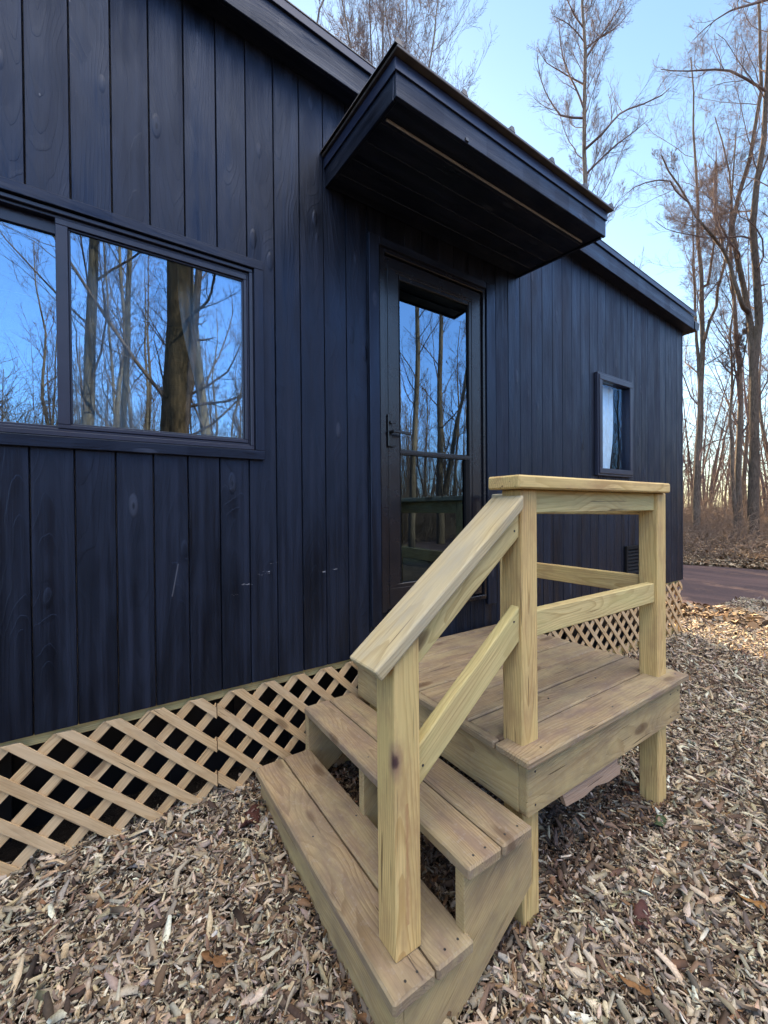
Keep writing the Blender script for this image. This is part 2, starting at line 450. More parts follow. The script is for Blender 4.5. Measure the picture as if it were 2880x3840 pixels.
# ------------------------------------------------------------------ mesh helpers
class MB:
    def __init__(s):
        s.v, s.f, s.gc = [], [], []
    def obox(s, c, al, aw, at, hl, hw, ht, ch=0.0025):
        """chamfered box; al/aw/at unit axes (length, width, thickness)."""
        c = Vector(c); al = Vector(al); aw = Vector(aw); at = Vector(at)
        ol = random.uniform(0, 40); ow = random.uniform(-0.07, 0.07); ot = random.choice((-1, 1))*random.uniform(0.02, 0.09)
        b = len(s.v)
        ch = min(ch, hl*0.45, hw*0.45, ht*0.45)
        idx = {}
        H = (hl, hw, ht)
        for sx in (-1, 1):
            for sy in (-1, 1):
                for sz in (-1, 1):
                    S = (sx, sy, sz)
                    for k in range(3):
                        q = [S[i]*(H[i] if i == k else H[i]-ch) for i in range(3)]
                        idx[(S, k)] = len(s.v)
                        s.v.append(tuple(c+al*q[0]+aw*q[1]+at*q[2]))
                        s.gc.append((q[0]+ol, q[1]+ow, q[2]+ot))
        flip = al.cross(aw).dot(at) < 0
        def add(f, nrm):
            a, b2, c2 = (Vector(s.v[i]) for i in f[:3])
            if (b2-a).cross(c2-a).dot(nrm) < 0:
                f = f[::-1]
            s.f.append(tuple(f))
        ax = (al, aw, at)
        for k in range(3):
            o = [i for i in range(3) if i != k]
            for sg in (-1, 1):
                r = []
                for (p, q) in ((-1, -1), (1, -1), (1, 1), (-1, 1)):
                    S = [0, 0, 0]; S[k] = sg; S[o[0]] = p; S[o[1]] = q
                    r.append(idx[(tuple(S), k)])
                add(r, ax[k]*sg)
        for k in range(3):                       # edges parallel to axis k
            o = [i for i in range(3) if i != k]
            for p in (-1, 1):
                for q in (-1, 1):
                    S1 = [0, 0, 0]; S1[o[0]] = p; S1[o[1]] = q; S2 = list(S1)
                    S1[k] = -1; S2[k] = 1
                    S1 = tuple(S1); S2 = tuple(S2)
                    add([idx[(S1, o[0])], idx[(S2, o[0])], idx[(S2, o[1])], idx[(S1, o[1])]], ax[o[0]]*p+ax[o[1]]*q)
        for sx in (-1, 1):
            for sy in (-1, 1):
                for sz in (-1, 1):
                    S = (sx, sy, sz)
                    add([idx[(S, 0)], idx[(S, 1)], idx[(S, 2)]], al*sx+aw*sy+at*sz)
        return s
    def box(s, x0, x1, y0, y1, z0, z1, g=None, ch=0.0025):
        d = [abs(x1-x0), abs(y1-y0), abs(z1-z0)]
        if g is None:
            g = d.index(max(d))
        o = [i for i in range(3) if i != g]
        if d[o[0]] < d[o[1]]:
            o = o[::-1]
        A = [Vector((1, 0, 0)), Vector((0, 1, 0)), Vector((0, 0, 1))]
        return s.obox(((x0+x1)/2, (y0+y1)/2, (z0+z1)/2), A[g], A[o[0]], A[o[1]], d[g]/2, d[o[0]]/2, d[o[1]]/2, ch)
    def beam(s, p, q, aw, width, thick, ch=0.0025):
        """board from p to q, aw = direction of its width."""
        p = Vector(p); q = Vector(q); al = (q-p).normalized(); aw = Vector(aw)
        aw = (aw-al*aw.dot(al)).normalized(); at = al.cross(aw)
        return s.obox((p+q)/2, al, aw, at, (q-p).length/2, width/2, thick/2, ch)
    def prism(s, outline, axis_o, au, av, an, depth):
        """extruded outline (u,v) from origin axis_o along an by depth."""
        o = Vector(axis_o); au = Vector(au); av = Vector(av); an = Vector(an)
        ol = random.uniform(0, 40); ow = random.uniform(-0.06, 0.06); ot = random.uniform(0.02, 0.09)
        b = len(s.v); n = len(outline)
        for k in (0, 1):
            for (u, v) in outline:
                s.v.append(tuple(o+au*u+av*v+an*(depth*k)))
                s.gc.append((u+ol, v+ow, depth*k+ot))
        area = sum(outline[i][0]*outline[(i+1) % n][1]-outline[(i+1) % n][0]*outline[i][1] for i in range(n))
        pos = (area > 0) == (au.cross(av).dot(an) > 0)
        f0 = list(range(b, b+n)); f1 = list(range(b+n, b+2*n))
        s.f.append(tuple(f0[::-1] if pos else f0)); s.f.append(tuple(f1 if pos else f1[::-1]))
        for i in range(n):
            j = (i+1) % n
            q = (b+i, b+j, b+n+j, b+n+i)
            s.f.append(q if pos else q[::-1])
        return s
    def cyl(s, p, q, r0, r1=None, n=14):
        p = Vector(p); q = Vector(q); r1 = r0 if r1 is None else r1
        d = (q-p).normalized(); a = d.orthogonal().normalized(); c = d.cross(a)
        b = len(s.v)
        for k, (o, r) in enumerate(((p, r0), (q, r1))):
            for i in range(n):
                t = 2*math.pi*i/n
                s.v.append(tuple(o+a*(r*math.cos(t))+c*(r*math.sin(t)))); s.gc.append((k*0.1, i*0.01, 0.05))
        s.f.append(tuple(range(b+n-1, b-1, -1))); s.f.append(tuple(range(b+n, b+2*n)))
        for i in range(n):
            j = (i+1) % n
            s.f.append((b+i, b+j, b+n+j, b+n+i))
        return s
    def mesh(s, name, mat, smooth=False):
        me = bpy.data.meshes.new(name)
        me.from_pydata(s.v, [], s.f)
        a = me.attributes.new('gc', 'FLOAT_VECTOR', 'POINT')
        a.data.foreach_set('vector', np.array(s.gc, dtype=np.float32).ravel())
        me.materials.append(mat)
        if smooth:
            me.polygons.foreach_set('use_smooth', [True]*len(me.polygons))
        me.update()
        return me
    def build(s, name, mat, parent=None, smooth=False, kind=None, label=None):
        o = bpy.data.objects.new(name, s.mesh(name, mat, smooth))
        col.objects.link(o)
        if parent is not None:
            o.parent = parent
            o.matrix_parent_inverse = Matrix.Translation(-wloc(parent))
        if kind:
            o['kind'] = kind
        if label:
            o['label'] = label
        return o


def wloc(o):
    v = Vector(o.location)
    return v


def tag(o, label=None, cat=None, group=None, kind=None):
    if label: o['label'] = label
    if cat: o['category'] = cat
    if group: o['group'] = group
    if kind: o['kind'] = kind
    return o


def empty(name, loc=(0, 0, 0), label=None, cat=None, group=None):
    o = bpy.data.objects.new(name, None)
    col.objects.link(o)
    o.location = loc
    o.empty_display_size = 0.2
    return tag(o, label, cat, group)


def mesh_np(name, V, F, mat, smooth=False, extra=None):
    """V (N,3), F (M,k) arrays."""
    me = bpy.data.meshes.new(name)
    V = np.asarray(V, dtype=np.float32); F = np.asarray(F, dtype=np.int32)
    me.vertices.add(len(V)); me.vertices.foreach_set('co', V.ravel())
    k = F.shape[1]
    me.loops.add(F.size); me.loops.foreach_set('vertex_index', F.ravel())
    me.polygons.add(len(F))
    me.polygons.foreach_set('loop_start', np.arange(0, F.size, k, dtype=np.int32))
    if smooth:
        me.polygons.foreach_set('use_smooth', np.ones(len(F), dtype=bool))
    me.update(calc_edges=True)
    if extra is not None:
        a = me.attributes.new('chip', 'FLOAT_COLOR', 'POINT')
        c = np.ones((len(V), 4), dtype=np.float32); c[:, :3] = extra
        a.data.foreach_set('color', c.ravel())
    me.materials.append(mat)
    me.validate()
    return me


def obj_np(name, me, parent=None):
    o = bpy.data.objects.new(name, me)
    col.objects.link(o)
    if parent is not None:
        o.parent = parent
    return o


def holes_rects(x0, x1, z0, z1, holes):
    """rectangles covering [x0,x1]x[z0,z1] minus holes; merged into vertical strips."""
    xs = sorted({x0, x1, *[min(max(h[i], x0), x1) for h in holes for i in (0, 1)]})
    out = []
    for a, b in zip(xs[:-1], xs[1:]):
        if b-a < 1e-6: continue
        m = (a+b)/2
        cuts = sorted([(max(h[2], z0), min(h[3], z1)) for h in holes if h[0] < m < h[1]])
        z = z0
        for (p, q) in cuts:
            if p > z: out.append((a, b, z, p))
            z = max(z, q)
        if z < z1: out.append((a, b, z, z1))
    return out


X = Vector((1, 0, 0)); Y = Vector((0, 1, 0)); Z = Vector((0, 0, 1))


def screw(p, n_, r=0.0045, parent=None):
    m_ = MB(); p = Vector(p); n_ = Vector(n_)
    m_.cyl(p-n_*0.001, p+n_*0.0012, r, r*0.9, 8)
    m_.build('screw', M_SCREW, parent if parent is not None else porch)


# ------------------------------------------------------------------ ground, road
ROAD_D = np.array([0.25, -0.968]); ROAD_N = np.array([0.968, 0.25])
ROAD_C0 = np.array([8.6, 0.9])


def ground_z(x, y):
    x = np.asarray(x, float); y = np.asarray(y, float)
    left = 1/(1+np.exp((x+0.35)*7))
    z = 0.125*left*np.exp(-np.clip(-y, 0, None)/0.42)
    s = (x-ROAD_C0[0])*ROAD_N[0]+(y-ROAD_C0[1])*ROAD_N[1]
    rough = np.clip((np.abs(s)-2.6)/1.5, 0, 1)
    near = np.clip(1-np.hypot(x, y)/9, 0, 1)
    z = z+0.012*near*(np.sin(7.1*x+3*np.sin(5*y))*np.sin(6.3*y+2*np.sin(4.7*x)))
    bank = np.clip((s-3.0)/5.0, 0, 1)
    z = z+0.45*bank*bank*(3-2*bank)+rough*bank*0.10*np.sin(1.1*x)*np.sin(0.9*y)
    under = np.clip((y-0.1)/0.5, 0, 1)*np.clip((4.3-x)/0.4, 0, 1)*np.clip((3.0-y), 0, 1)
    return z-0.06*under


gx = np.unique(np.concatenate([[-320, -160, -90, -60, -40, -28, -20, -14, -10], np.arange(-8, -3, 0.5), np.arange(-3, 6, 0.07), np.arange(6, 30, 0.5), np.arange(30, 60, 3), [60, 80, 120, 180, 320]]))
gy = np.unique(np.concatenate([[-320, -160, -90, -60, -40], np.arange(-32, -4, 1.0), np.arange(-4, 1, 0.07), np.arange(1, 5, 0.25), np.arange(5, 30, 1.5), [34, 42, 60, 90, 160, 320]]))
GX, GY = np.meshgrid(gx, gy)
GV = np.stack([GX, GY, ground_z(GX, GY)], -1).reshape(-1, 3)
nx, ny = len(gx), len(gy)
ii = (np.arange(ny-1)[:, None]*nx+np.arange(nx-1)[None, :]).ravel()
GF = np.stack([ii, ii+1, ii+1+nx, ii+nx], -1)
g = obj_np('ground', mesh_np('ground', GV, GF, ground_mat(), True))
tag(g, 'brown wood chip mulch and leaf litter ground around the cabin', 'ground', kind='structure')

rv, rf = [], []
ts = np.linspace(-70, 70, 71)
for i, t in enumerate(ts):
    c = ROAD_C0+ROAD_D*t
    for e, sgn in ((2.55, -1), (2.55, 1)):
        wdt = e+0.18*math.sin(t*0.9+sgn)+0.1*math.sin(2.3*t)
        q = c+ROAD_N*sgn*wdt
        rv.append((q[0], q[1], 0.006))
for i in range(len(ts)-1):
    a = 2*i
    rf.append((a, a+1, a+3, a+2))
rd = obj_np('road', mesh_np('road', rv, rf, road_mat()))
if rd.data.polygons[0].normal.z < 0:
    rd.data.flip_normals()
tag(rd, 'reddish gravel road running past the far end of the cabin', 'road', kind='structure')

# ------------------------------------------------------------------ cabin
HX0, HX1, HD = -4.75, 4.37, 2.55
ZB = 0.638
def soff(x): return 3.745-0.0545*x
cabin = empty('cabin', (0, 0, 0), 'black stained board cabin with sloping roof, door canopy and lattice skirting', 'cabin')
WIN = (-2.085, -0.565, 1.765, 2.690)
DOOR = (0.140, 1.060, 0.868, 3.045)
SWN = (2.500, 3.115, 1.790, 2.695)
HOLES = [WIN, DOOR, SWN]
PITCHB, B0 = 0.1375, -1.439

mb = MB()
k0 = math.ceil((HX0-B0)/PITCHB)
xs = [B0+k*PITCHB for k in range(k0-1, 60) if B0+k*PITCHB < HX1]
for x in xs:
    a, b = max(x, HX0), min(x+PITCHB, HX1)
    if b-a < 0.02: continue
    off = random.uniform(0.0, 0.0018); tl = random.uniform(-0.004, 0.004)
    st = len(mb.v)
    ol, ow, ot = random.uniform(0, 60), random.uniform(-0.05, 0.05), random.uniform(0.01, 0.08)*random.choice((-1, 1))
    for (p, q, z0, z1) in holes_rects(a, b, ZB, soff((a+b)/2)+0.05, HOLES):
        e0 = 0.0014 if abs(p-a) < 1e-6 else 0.0
        e1 = 0.0014 if abs(q-b) < 1e-6 else 0.0
        c0 = 0.0026 if e0 else 0.0
        c1 = 0.0026 if e1 else 0.0
        nb = len(mb.v)
        prof = [(p+e0, 0.020), (p+e0, off+0.005), (p+e0+c0, off), (q-e1-c1, off), (q-e1, off+0.005), (q-e1, 0.020)]
        for zz in (z0, z1):
            for (u, v) in prof:
                mb.v.append((u, v+tl*(u-(a+b)/2), zz)); mb.gc.append((zz+ol, u-(a+b)/2+ow, v+ot))
        n = len(prof)
        for i in range(n-1):
            mb.f.append((nb+i, nb+i+1, nb+n+i+1, nb+n+i))
        mb.f.append(tuple(range(nb+n-1, nb-1, -1))); mb.f.append(tuple(range(nb+n, nb+2*n)))
mb.build('wall', M_SIDE, cabin, label='front wall of vertical black stained boards')

mb = MB()      # backing, structure and lining behind the boards
for (a, b, z0, z1) in holes_rects(HX0, HX1-0.02, ZB+0.004, 3.42, HOLES):
    mb.box(a, b, 0.021, 0.10, z0, z1, 2, 0.0)
mb.box(HX0, HX1-0.02, 0.021, 0.10, 3.425, 3.50, 0, 0.0)
mb.build('wall_frame', M_INT, cabin)
# end walls and back wall, boarded too
mb = MB()
y = 0.0
while y < HD:
    mb.box(HX1-0.019, HX1+0.0, y+0.022+0.001, min(y+PITCHB, HD)+0.018, ZB, soff(HX1)+0.03, 2, 0.003)
    mb.box(HX0-0.0, HX0+0.019, y+0.022+0.001, min(y+PITCHB, HD)+0.018, ZB, soff(HX0)+0.03, 2, 0.003)
    y += PITCHB
mb.box(HX0+0.02, HX1-0.02, HD-0.06, HD, ZB, 3.48, 0, 0.0)
mb.build('end_wall', M_SIDE, cabin)
mb = MB()
mb.box(HX0+0.03, HX1-0.03, 0.10, HD-0.061, ZB+0.0, ZB+0.12, 0, 0.0)
mb.build('floor', M_INTF, cabin)
mb = MB()
mb.box(HX0+0.03, HX1-0.03, 0.101, HD-0.062, 3.3, 3.33, 0, 0.0)
for xq in (-0.05, 2.0):
    mb.box(xq, xq+0.08, 0.102, HD-0.063, ZB+0.121, 3.299, 2, 0.0)
mb.build('interior_partition', M_INT, cabin)

# roof deck, fascia, drip edge
OV = 0.10
def slopebox(mb, x0, x1, ya, yb, dz0, dz1, ch=0.003):
    ang = math.atan(-0.0545)
    al = Vector((math.cos(ang), 0, math.sin(ang)))
    p = Vector((x0, (ya+yb)/2, soff(x0)+(dz0+dz1)/2)); q = Vector((x1, (ya+yb)/2, soff(x1)+(dz0+dz1)/2))
    L = (q-p).length/2
    at = Vector((-math.sin(ang), 0, math.cos(ang)))
    h = abs(dz1-dz0)/2; d = abs(yb-ya)/2
    if h > d:
        mb.obox((p+q)/2, al, at, Y, L, h, d, ch)
    else:
        mb.obox((p+q)/2, al, Y, at, L, d, h, ch)
mb = MB(); slopebox(mb, HX0-0.05, 4.405, -OV, -OV+0.022, 0.0, 0.150)
mb.build('fascia', M_TRIM, cabin)
mb = MB(); slopebox(mb, HX0-0.05, 4.400, -OV+0.0225, 0.030, 0.004, 0.022); slopebox(mb, HX0-0.04, HX1+0.01, -0.001+0.021, HD+0.08, 0.03, 0.13)
mb.box(4.372, 4.40, 0.0, HD+0.1, soff(4.38)-0.005, soff(4.38)+0.125, 1)
mb.build('soffit', M_TRIM, cabin)
mb = MB(); slopebox(mb, HX0-0.06, 4.425, -OV-0.016, HD+0.12, 0.1915, 0.1985, 0.001)
x = HX0
while x < 4.4:
    ya = -OV-0.012
    mb.box(x, x+0.02, ya, HD+0.1, soff(x)+0.197, soff(x)+0.208, 1, 0.002); x += 9
mb.build('roof', M_ROOF, cabin)
mb = MB(); slopebox(mb, HX0-0.055, 4.415, -OV-0.013, -OV-0.002, 0.146, 0.190, 0.0015)
mb.build('drip_edge', M_DRIP, cabin)
# gutter along the far eave
mb = MB()
gz = soff(4.42)+0.07
prof = [(0.0, 0.085), (0.0, 0.0), (0.045, -0.025), (0.095, 0.000), (0.118, 0.05), (0.118, 0.082), (0.108, 0.085), (0.085, 0.055), (0.07, 0.02), (0.012, 0.02), (0.012, 0.085)]
mb.prism(prof, (4.418, -OV-0.005, gz-0.055), X, Z, Y, HD+0.25)
mb.prism([(0.0, 0.02), (0.012, 0.02), (0.07, 0.02), (0.085, 0.055), (0.088, 0.085), (0.0, 0.085)], (4.419, -OV-0.004, gz-0.056), X, Z, Y, 0.004)
gut = mb.build('gutter', M_BLACK, cabin)
mb = MB(); mb.box(4.42, 4.53, -OV, -OV+0.30, gz+0.031, gz+0.037, 1, 0.001)
mb.build('gutter_guard', M_WHITE, gut)

# skirting: rail and lattice panels
mb = MB()
mb.box(HX0+0.02, HX1-0.03, 0.030, 0.068, 0.588, ZB-0.003, 0)
mb.box(HX0+0.02, HX1-0.03, 0.030, 0.068, 0.02, 0.10, 0)
mb.build('skirting_rail', M_RAIL, cabin)


def lattice(x0, x1, z0, z1, c0, d0, pitch=0.1605, sw=0.0375):
    """diagonal strips, front layer falling to the right, back layer rising, clipped to the panel."""
    mb = MB()
    def clip(poly):
        for (ax, val, keep) in ((0, x0, 1), (0, x1, -1), (1, z0, 1), (1, z1, -1)):
            out = []
            for i in range(len(poly)):
                p, q = poly[i], poly[(i+1) % len(poly)]
                a, b = (p[ax]-val)*keep, (q[ax]-val)*keep
                if a >= 0: out.append(p)
                if (a >= 0) != (b >= 0):
                    t = a/(a-b); out.append((p[0]+(q[0]-p[0])*t, p[1]+(q[1]-p[1])*t))
            poly = out
            if len(poly) < 3: return None
        return poly
    h = sw*math.sqrt(2)
    for layer in (0, 1):
        n0 = int((x0-4)/pitch); n1 = int((x1+4)/pitch)
        for k in range(n0, n1):
            if layer == 0:       # x+z = c
                c = c0+k*pitch
                poly = [(c-h-3, 3), (c-3, 3), (c+3, -3), (c-h+3, -3)]
                yy = 0.0030
            else:                # x-z = d
                c = d0+k*pitch
                poly = [(c-3, -3), (c+h-3, -3), (c+h+3, 3), (c+3, 3)]
                yy = 0.0115
            pl = clip(poly)
            if not pl: continue
            # grain along the strip: rotate gc by hand
            st = len(mb.v)
            mb.prism(pl, (0, yy+random.uniform(-0.0006, 0.0006), 0), X, Z, Y, 0.0072)
            sg = -1 if layer == 0 else 1
            o1, o2 = random.uniform(0, 50), random.uniform(-0.05, 0.05)
            for i in range(st, len(mb.v)):
                u, _, v2 = mb.v[i]
                mb.gc[i] = ((u+sg*v2)*0.7071+o1, (v2-sg*u)*0.7071-((-sg)*c*0.7071 if True else 0)+o2, 0.03+mb.v[i][1])
    return mb


edges = [(-4.72, -3.222), (-3.218, -0.779), (-0.775, 1.658), (1.662, 4.060), (4.064, 4.350)]
for i, (a, b) in enumerate(edges):
    sh = 0.0 if i != 2 else 0.02
    lattice(a, b, -0.08, 0.620, -1.02+sh, -2.0+sh).build('lattice_panel', M_LATT, cabin)
lp = lattice(0.02, 2.5, -0.08, 0.60, 0.0, 0.05)
vv = []
for (u, v1, v2) in lp.v:
    vv.append((HX1-0.045+v1, u+0.0, v2))
lp.v = vv
lp.f = [f[::-1] for f in lp.f]
lp.build('lattice_panel', M_LATT, cabin)

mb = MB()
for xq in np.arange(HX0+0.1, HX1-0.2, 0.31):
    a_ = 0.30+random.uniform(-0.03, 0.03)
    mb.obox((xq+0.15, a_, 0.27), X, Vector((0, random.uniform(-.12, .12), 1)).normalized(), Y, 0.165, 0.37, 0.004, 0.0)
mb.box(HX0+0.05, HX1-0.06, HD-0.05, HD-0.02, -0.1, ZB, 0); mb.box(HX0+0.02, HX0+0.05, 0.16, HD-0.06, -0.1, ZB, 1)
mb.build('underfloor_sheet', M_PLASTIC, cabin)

# ---- big sliding window
def frame(mb, x0, x1, z0, z1, wd, ya, yb, ch=0.002):
    """rectangular frame, inside dimension shrinks by wd=(l,r,b,t)"""
    l, r, b, t = wd
    mb.box(x0, x1, ya, yb, z1-t, z1, 0, ch)
    mb.box(x0, x1, ya, yb, z0, z0+b, 0, ch)
    mb.box(x0, x0+l, ya, yb, z0+b, z1-t, 2, ch)
    mb.box(x1-r, x1, ya, yb, z0+b, z1-t, 2, ch)

win = MB()
frame(win, -2.120, -0.541, 1.738, 2.716, (0.044,)*4, -0.019, -0.0005)
win = win.build('window', M_TRIM, cabin, label='wide sliding window with a vertical mullion')
mb = MB(); frame(mb, -2.070, -0.590, 1.785, 2.668, (0.016, 0.016, 0.020, 0.016), -0.006, 0.075)
frame(mb, -2.0535, -0.6065, 1.8055, 2.6515, (0.009, 0.009, 0.012, 0.012), 0.008, 0.074)
mb.box(-2.084, -0.5665, 0.002, 0.09, 1.766, 1.7845, 0); mb.box(-2.084, -0.5665, 0.002, 0.09, 2.6685, 2.689, 0)
mb.box(-2.084, -2.0705, 0.002, 0.09, 1.785, 2.668, 2); mb.box(-0.5895, -0.5665, 0.002, 0.09, 1.785, 2.668, 2)
mb.build('frame', M_VINYL, win)
mb = MB(); frame(mb, -1.352, -0.616, 1.818, 2.639, (0.040, 0.014, 0.016, 0.024), 0.004, 0.030)
frame(mb, -1.312, -0.6303, 1.8343, 2.6147, (0.007,)*4, 0.0135, 0.027)
mb.build('sash', M_VINYL, win)
mb = MB(); frame(mb, -2.044, -1.320, 1.818, 2.639, (0.030, 0.030, 0.014, 0.050), 0.036, 0.060)
mb.build('sash', M_VINYL, win)
mb = MB(); mb.box(-1.3055, -0.6365, 0.0205, 0.0255, 1.8405, 2.6085, 0, 0.0)
mb.build('pane', M_GLASS, win)
mb = MB(); mb.box(-2.0145, -1.3495, 0.0465, 0.0515, 1.8315, 2.5895, 0, 0.0)
mb.build('pane', M_GLASS, win)

# ---- small fixed window
sw = MB()
frame(sw, 2.490, 3.125, 1.776, 2.712, (0.018,)*4, -0.030, -0.0005)
sw = sw.build('window', M_VINYL, cabin, label='small tall window with a pale curtain behind it')
mb = MB(); frame(mb, 2.5085, 3.1065, 1.7945, 2.6935, (0.048,)*4, -0.040, 0.07, 0.004)
mb.build('frame', M_VINYL, sw)
mb = MB(); mb.box(2.5570, 3.058, 0.000, 0.005, 1.843, 2.645, 2, 0.0)
mb.build('pane', M_GLASSS, sw)

# ---- storm door
door = MB()
frame(door, 0.1995, 1.026, 0.880, 3.010, (0.105, 0.118, 0.150, 0.085), 0.006, 0.036, 0.003)
frame(door, 0.2200, 1.005, 0.905, 2.985, (0.060, 0.075, 0.10, 0.045), 0.002, 0.0055, 0.0015)
door.box(0.3045, 0.9085, 0.0085, 0.034, 1.823, 1.856, 0, 0.004)
door.box(0.3045, 0.9085, 0.0045, 0.008, 1.833, 1.846, 0, 0.001)
door = door.build('door', M_ALU, cabin, label='dark bronze full view storm door')
mb = MB()
mb.box(0.077, 0.146, -0.020, -0.0005, 0.80, 3.09, 2); mb.box(1.058, 1.150, -0.020, -0.0005, 0.80, 3.09, 2)
mb.box(0.1465, 1.0575, -0.020, -0.0005, 3.044, 3.09, 0)
mb.build('trim', M_TRIM, door)
mb = MB()
mb.box(0.1535, 0.194, -0.010, 0.060, 0.869, 3.0435, 2); mb.box(1.0305, 1.050, -0.010, 0.060, 0.869, 3.0435, 2)
mb.box(0.1945, 1.030, -0.010, 0.060, 3.014, 3.0435, 0); mb.box(0.1945, 1.030, -0.028, 0.060, 0.848, 0.876, 0)
mb.build('frame', M_ALU, door)
mb = MB(); mb.box(0.141, 0.153, 0.004, 0.09, 0.87, 3.0445, 2, 0); mb.box(1.0505, 1.0595, 0.004, 0.09, 0.87, 3.0445, 2, 0)
mb.box(0.305, 0.312, 0.0075, 0.03, 1.031, 2.9245, 2, 0); mb.box(0.899, 0.9075, 0.0075, 0.03, 1.857, 2.9245, 2, 0)
mb.box(0.868, 0.9075, 0.0075, 0.03, 1.031, 1.8225, 2, 0)
mb.build('gasket', M_RUB, door)
mb = MB(); mb.box(0.3125, 0.8985, 0.019, 0.023, 1.857, 2.924, 2, 0.0)
mb.build('pane', M_GLASSD, door)
mb = MB(); mb.box(0.3125, 0.8675, 0.025, 0.029, 1.031, 1.822, 2, 0.0)
mb.build('pane', M_GLASSL, door, label='lower pane behind an insect screen')
mb = MB(); mb.box(0.3125, 0.8985, 0.006, 0.0185, 2.895, 2.9243, 0, 0.003)
mb.build('screen_cassette', M_ALU, door)
mb = MB()
mb.box(0.208, 0.236, -0.012, 0.0015, 1.865, 2.060, 2, 0.004)
mb.cyl((0.222, -0.012, 1.950), (0.222, -0.055, 1.950), 0.011, 0.010)
mb.obox((0.282, -0.052, 1.947), Vector((1, 0.05, -0.05)).normalized(), Vector((0.05, 0, 1)).normalized(), Vector((-0.05, 1, 0)).normalized(), 0.066, 0.0085, 0.006, 0.004)
mb.cyl((0.222, -0.012, 2.008), (0.222, -0.030, 2.008), 0.011)
mb.obox((0.240, -0.026, 2.006), X, Z, Y, 0.012, 0.006, 0.004, 0.002)
mb.box(0.222, 0.262, -0.02, -0.012, 1.862, 1.870, 0, 0.002)
mb.build('handle', M_BLACK, door)

# ---- access hatch low on the wall
mb = MB()
frame(mb, 3.02, 3.62, 0.80, 1.10, (0.035,)*4, -0.020, -0.0005)
vent = mb.build('vent', M_RUB, cabin, label='low black vent cover half hidden by the porch post')
mb = MB()
for i in range(7):
    z = 0.845+i*0.034
    mb.obox((3.32, -0.006, z), X, Vector((0, 0.6, 0.8)), Vector((0, 0.8, -0.6)), 0.264, 0.017, 0.0015, 0.0005)
mb.build('louvre', M_RUB, vent)

# ---- canopy over the door
CX0, CX1, CY = -0.1887, 1.4350, -0.6634
def cz(y): return 3.2400+(-y/0.6634)*(3.190-3.240)
can = MB()          # soffit boards (dark, nearly level)
nb = 5
for i in range(nb):
    ya = CY+0.0205+(i)*(abs(CY)-0.0225)/nb; yb = CY+0.0205+(i+1)*(abs(CY)-0.0225)/nb-0.0012
    p = Vector((CX0+0.021, (ya+yb)/2, cz((ya+yb)/2)+0.014)); q = Vector((CX1-0.021, (ya+yb)/2, cz((ya+yb)/2)+0.014))
    can.beam(p, q, Vector((0, yb-ya, cz(yb)-cz(ya))), yb-ya, 0.014)
canopy = can.build('canopy', M_TRIM, cabin, label='small shed canopy over the door with a metal roof')
mb = MB()
aw = Vector((0, -CY, cz(0)-cz(CY))).normalized()
mb.box(CX0, CX1, CY, CY+0.020, cz(CY), cz(CY)+0.112, 0)
for (x0, x1) in ((CX0, CX0+0.020), (CX1-0.020, CX1)):
    p = Vector(((x0+x1)/2, CY+0.0205, cz(CY)+0.056)); q = Vector(((x0+x1)/2, -0.0025, cz(0)+0.056))
    mb.beam(p, q, Z, 0.112, 0.020)
mb.build('fascia', M_TRIM, canopy)
mb = MB()
mb.box(CX0-0.008, CX1+0.008, CY-0.008, CY-0.0005, cz(CY)+0.100, cz(CY)+0.152, 0, 0.001)
for xx in (CX0-0.008, CX1+0.0005):
    p = Vector((xx+0.00375, CY, cz(CY)+0.126)); q = Vector((xx+0.00375, -0.003, cz(0)+0.126))
    mb.beam(p, q, Z, 0.052, 0.0075, 0.001)
mb.build('drip_edge', M_DRIP, canopy)
mb = MB()
yo = CY-0.038
p = Vector(((CX0+CX1)/2+0.005, yo, cz(yo)+0.163)); q = Vector(((CX0+CX1)/2+0.005, -0.003, cz(0)+0.163))
mb.beam(p, q, X, CX1-CX0+0.05, 0.012, 0.002)
for xr in (CX0-0.012, 0.168, 0.4965, 0.827, 1.149, CX1+0.005):
    a = Vector((xr, yo, cz(yo)+0.170)); b = Vector((xr, -0.003, cz(0)+0.170))
    wdt = 0.016
    nbv = len(mb.v)
    for pt in (a, b):
        for (du, dv) in ((-0.020, 0), (-0.009, 0.024), (0.009, 0.024), (0.020, 0)):
            mb.v.append((pt.x+du, pt.y, pt.z+dv)); mb.gc.append((pt.y, du, dv))
    for i in range(3):
        mb.f.append((nbv+i, nbv+i+1, nbv+5+i, nbv+4+i))
    mb.f.append((nbv+3, nbv+2, nbv+1, nbv)); mb.f.append((nbv+4, nbv+5, nbv+6, nbv+7))
mb.build('roof_sheet', M_ROOF, canopy)
mb = MB()
for (xr) in (CX0+0.05, 0.168, 0.4965, 0.827, 1.149, 1.39):
    screw((xr+0.01, CY-0.008, cz(CY)+0.135), -Y, 0.0055, canopy)
mb.box(0.205, 0.225, CY-0.006, CY-0.0005, cz(CY)+0.006, cz(CY)+0.022, 2, 0.002)
mb.build('bracket', M_SCREW, canopy)
mb = MB()
yl = -0.545
mb.box(-0.158, 1.367, yl-0.0042, yl+0.0042, cz(yl)-0.004, cz(yl)+0.006, 0, 0.002)
mb.build('batten', M_BATTEN, canopy)
mb = MB()
mb.box(CX0-0.004, CX0+0.004, -0.004, 0.0, 3.23, 3.40, 2, 0.001)

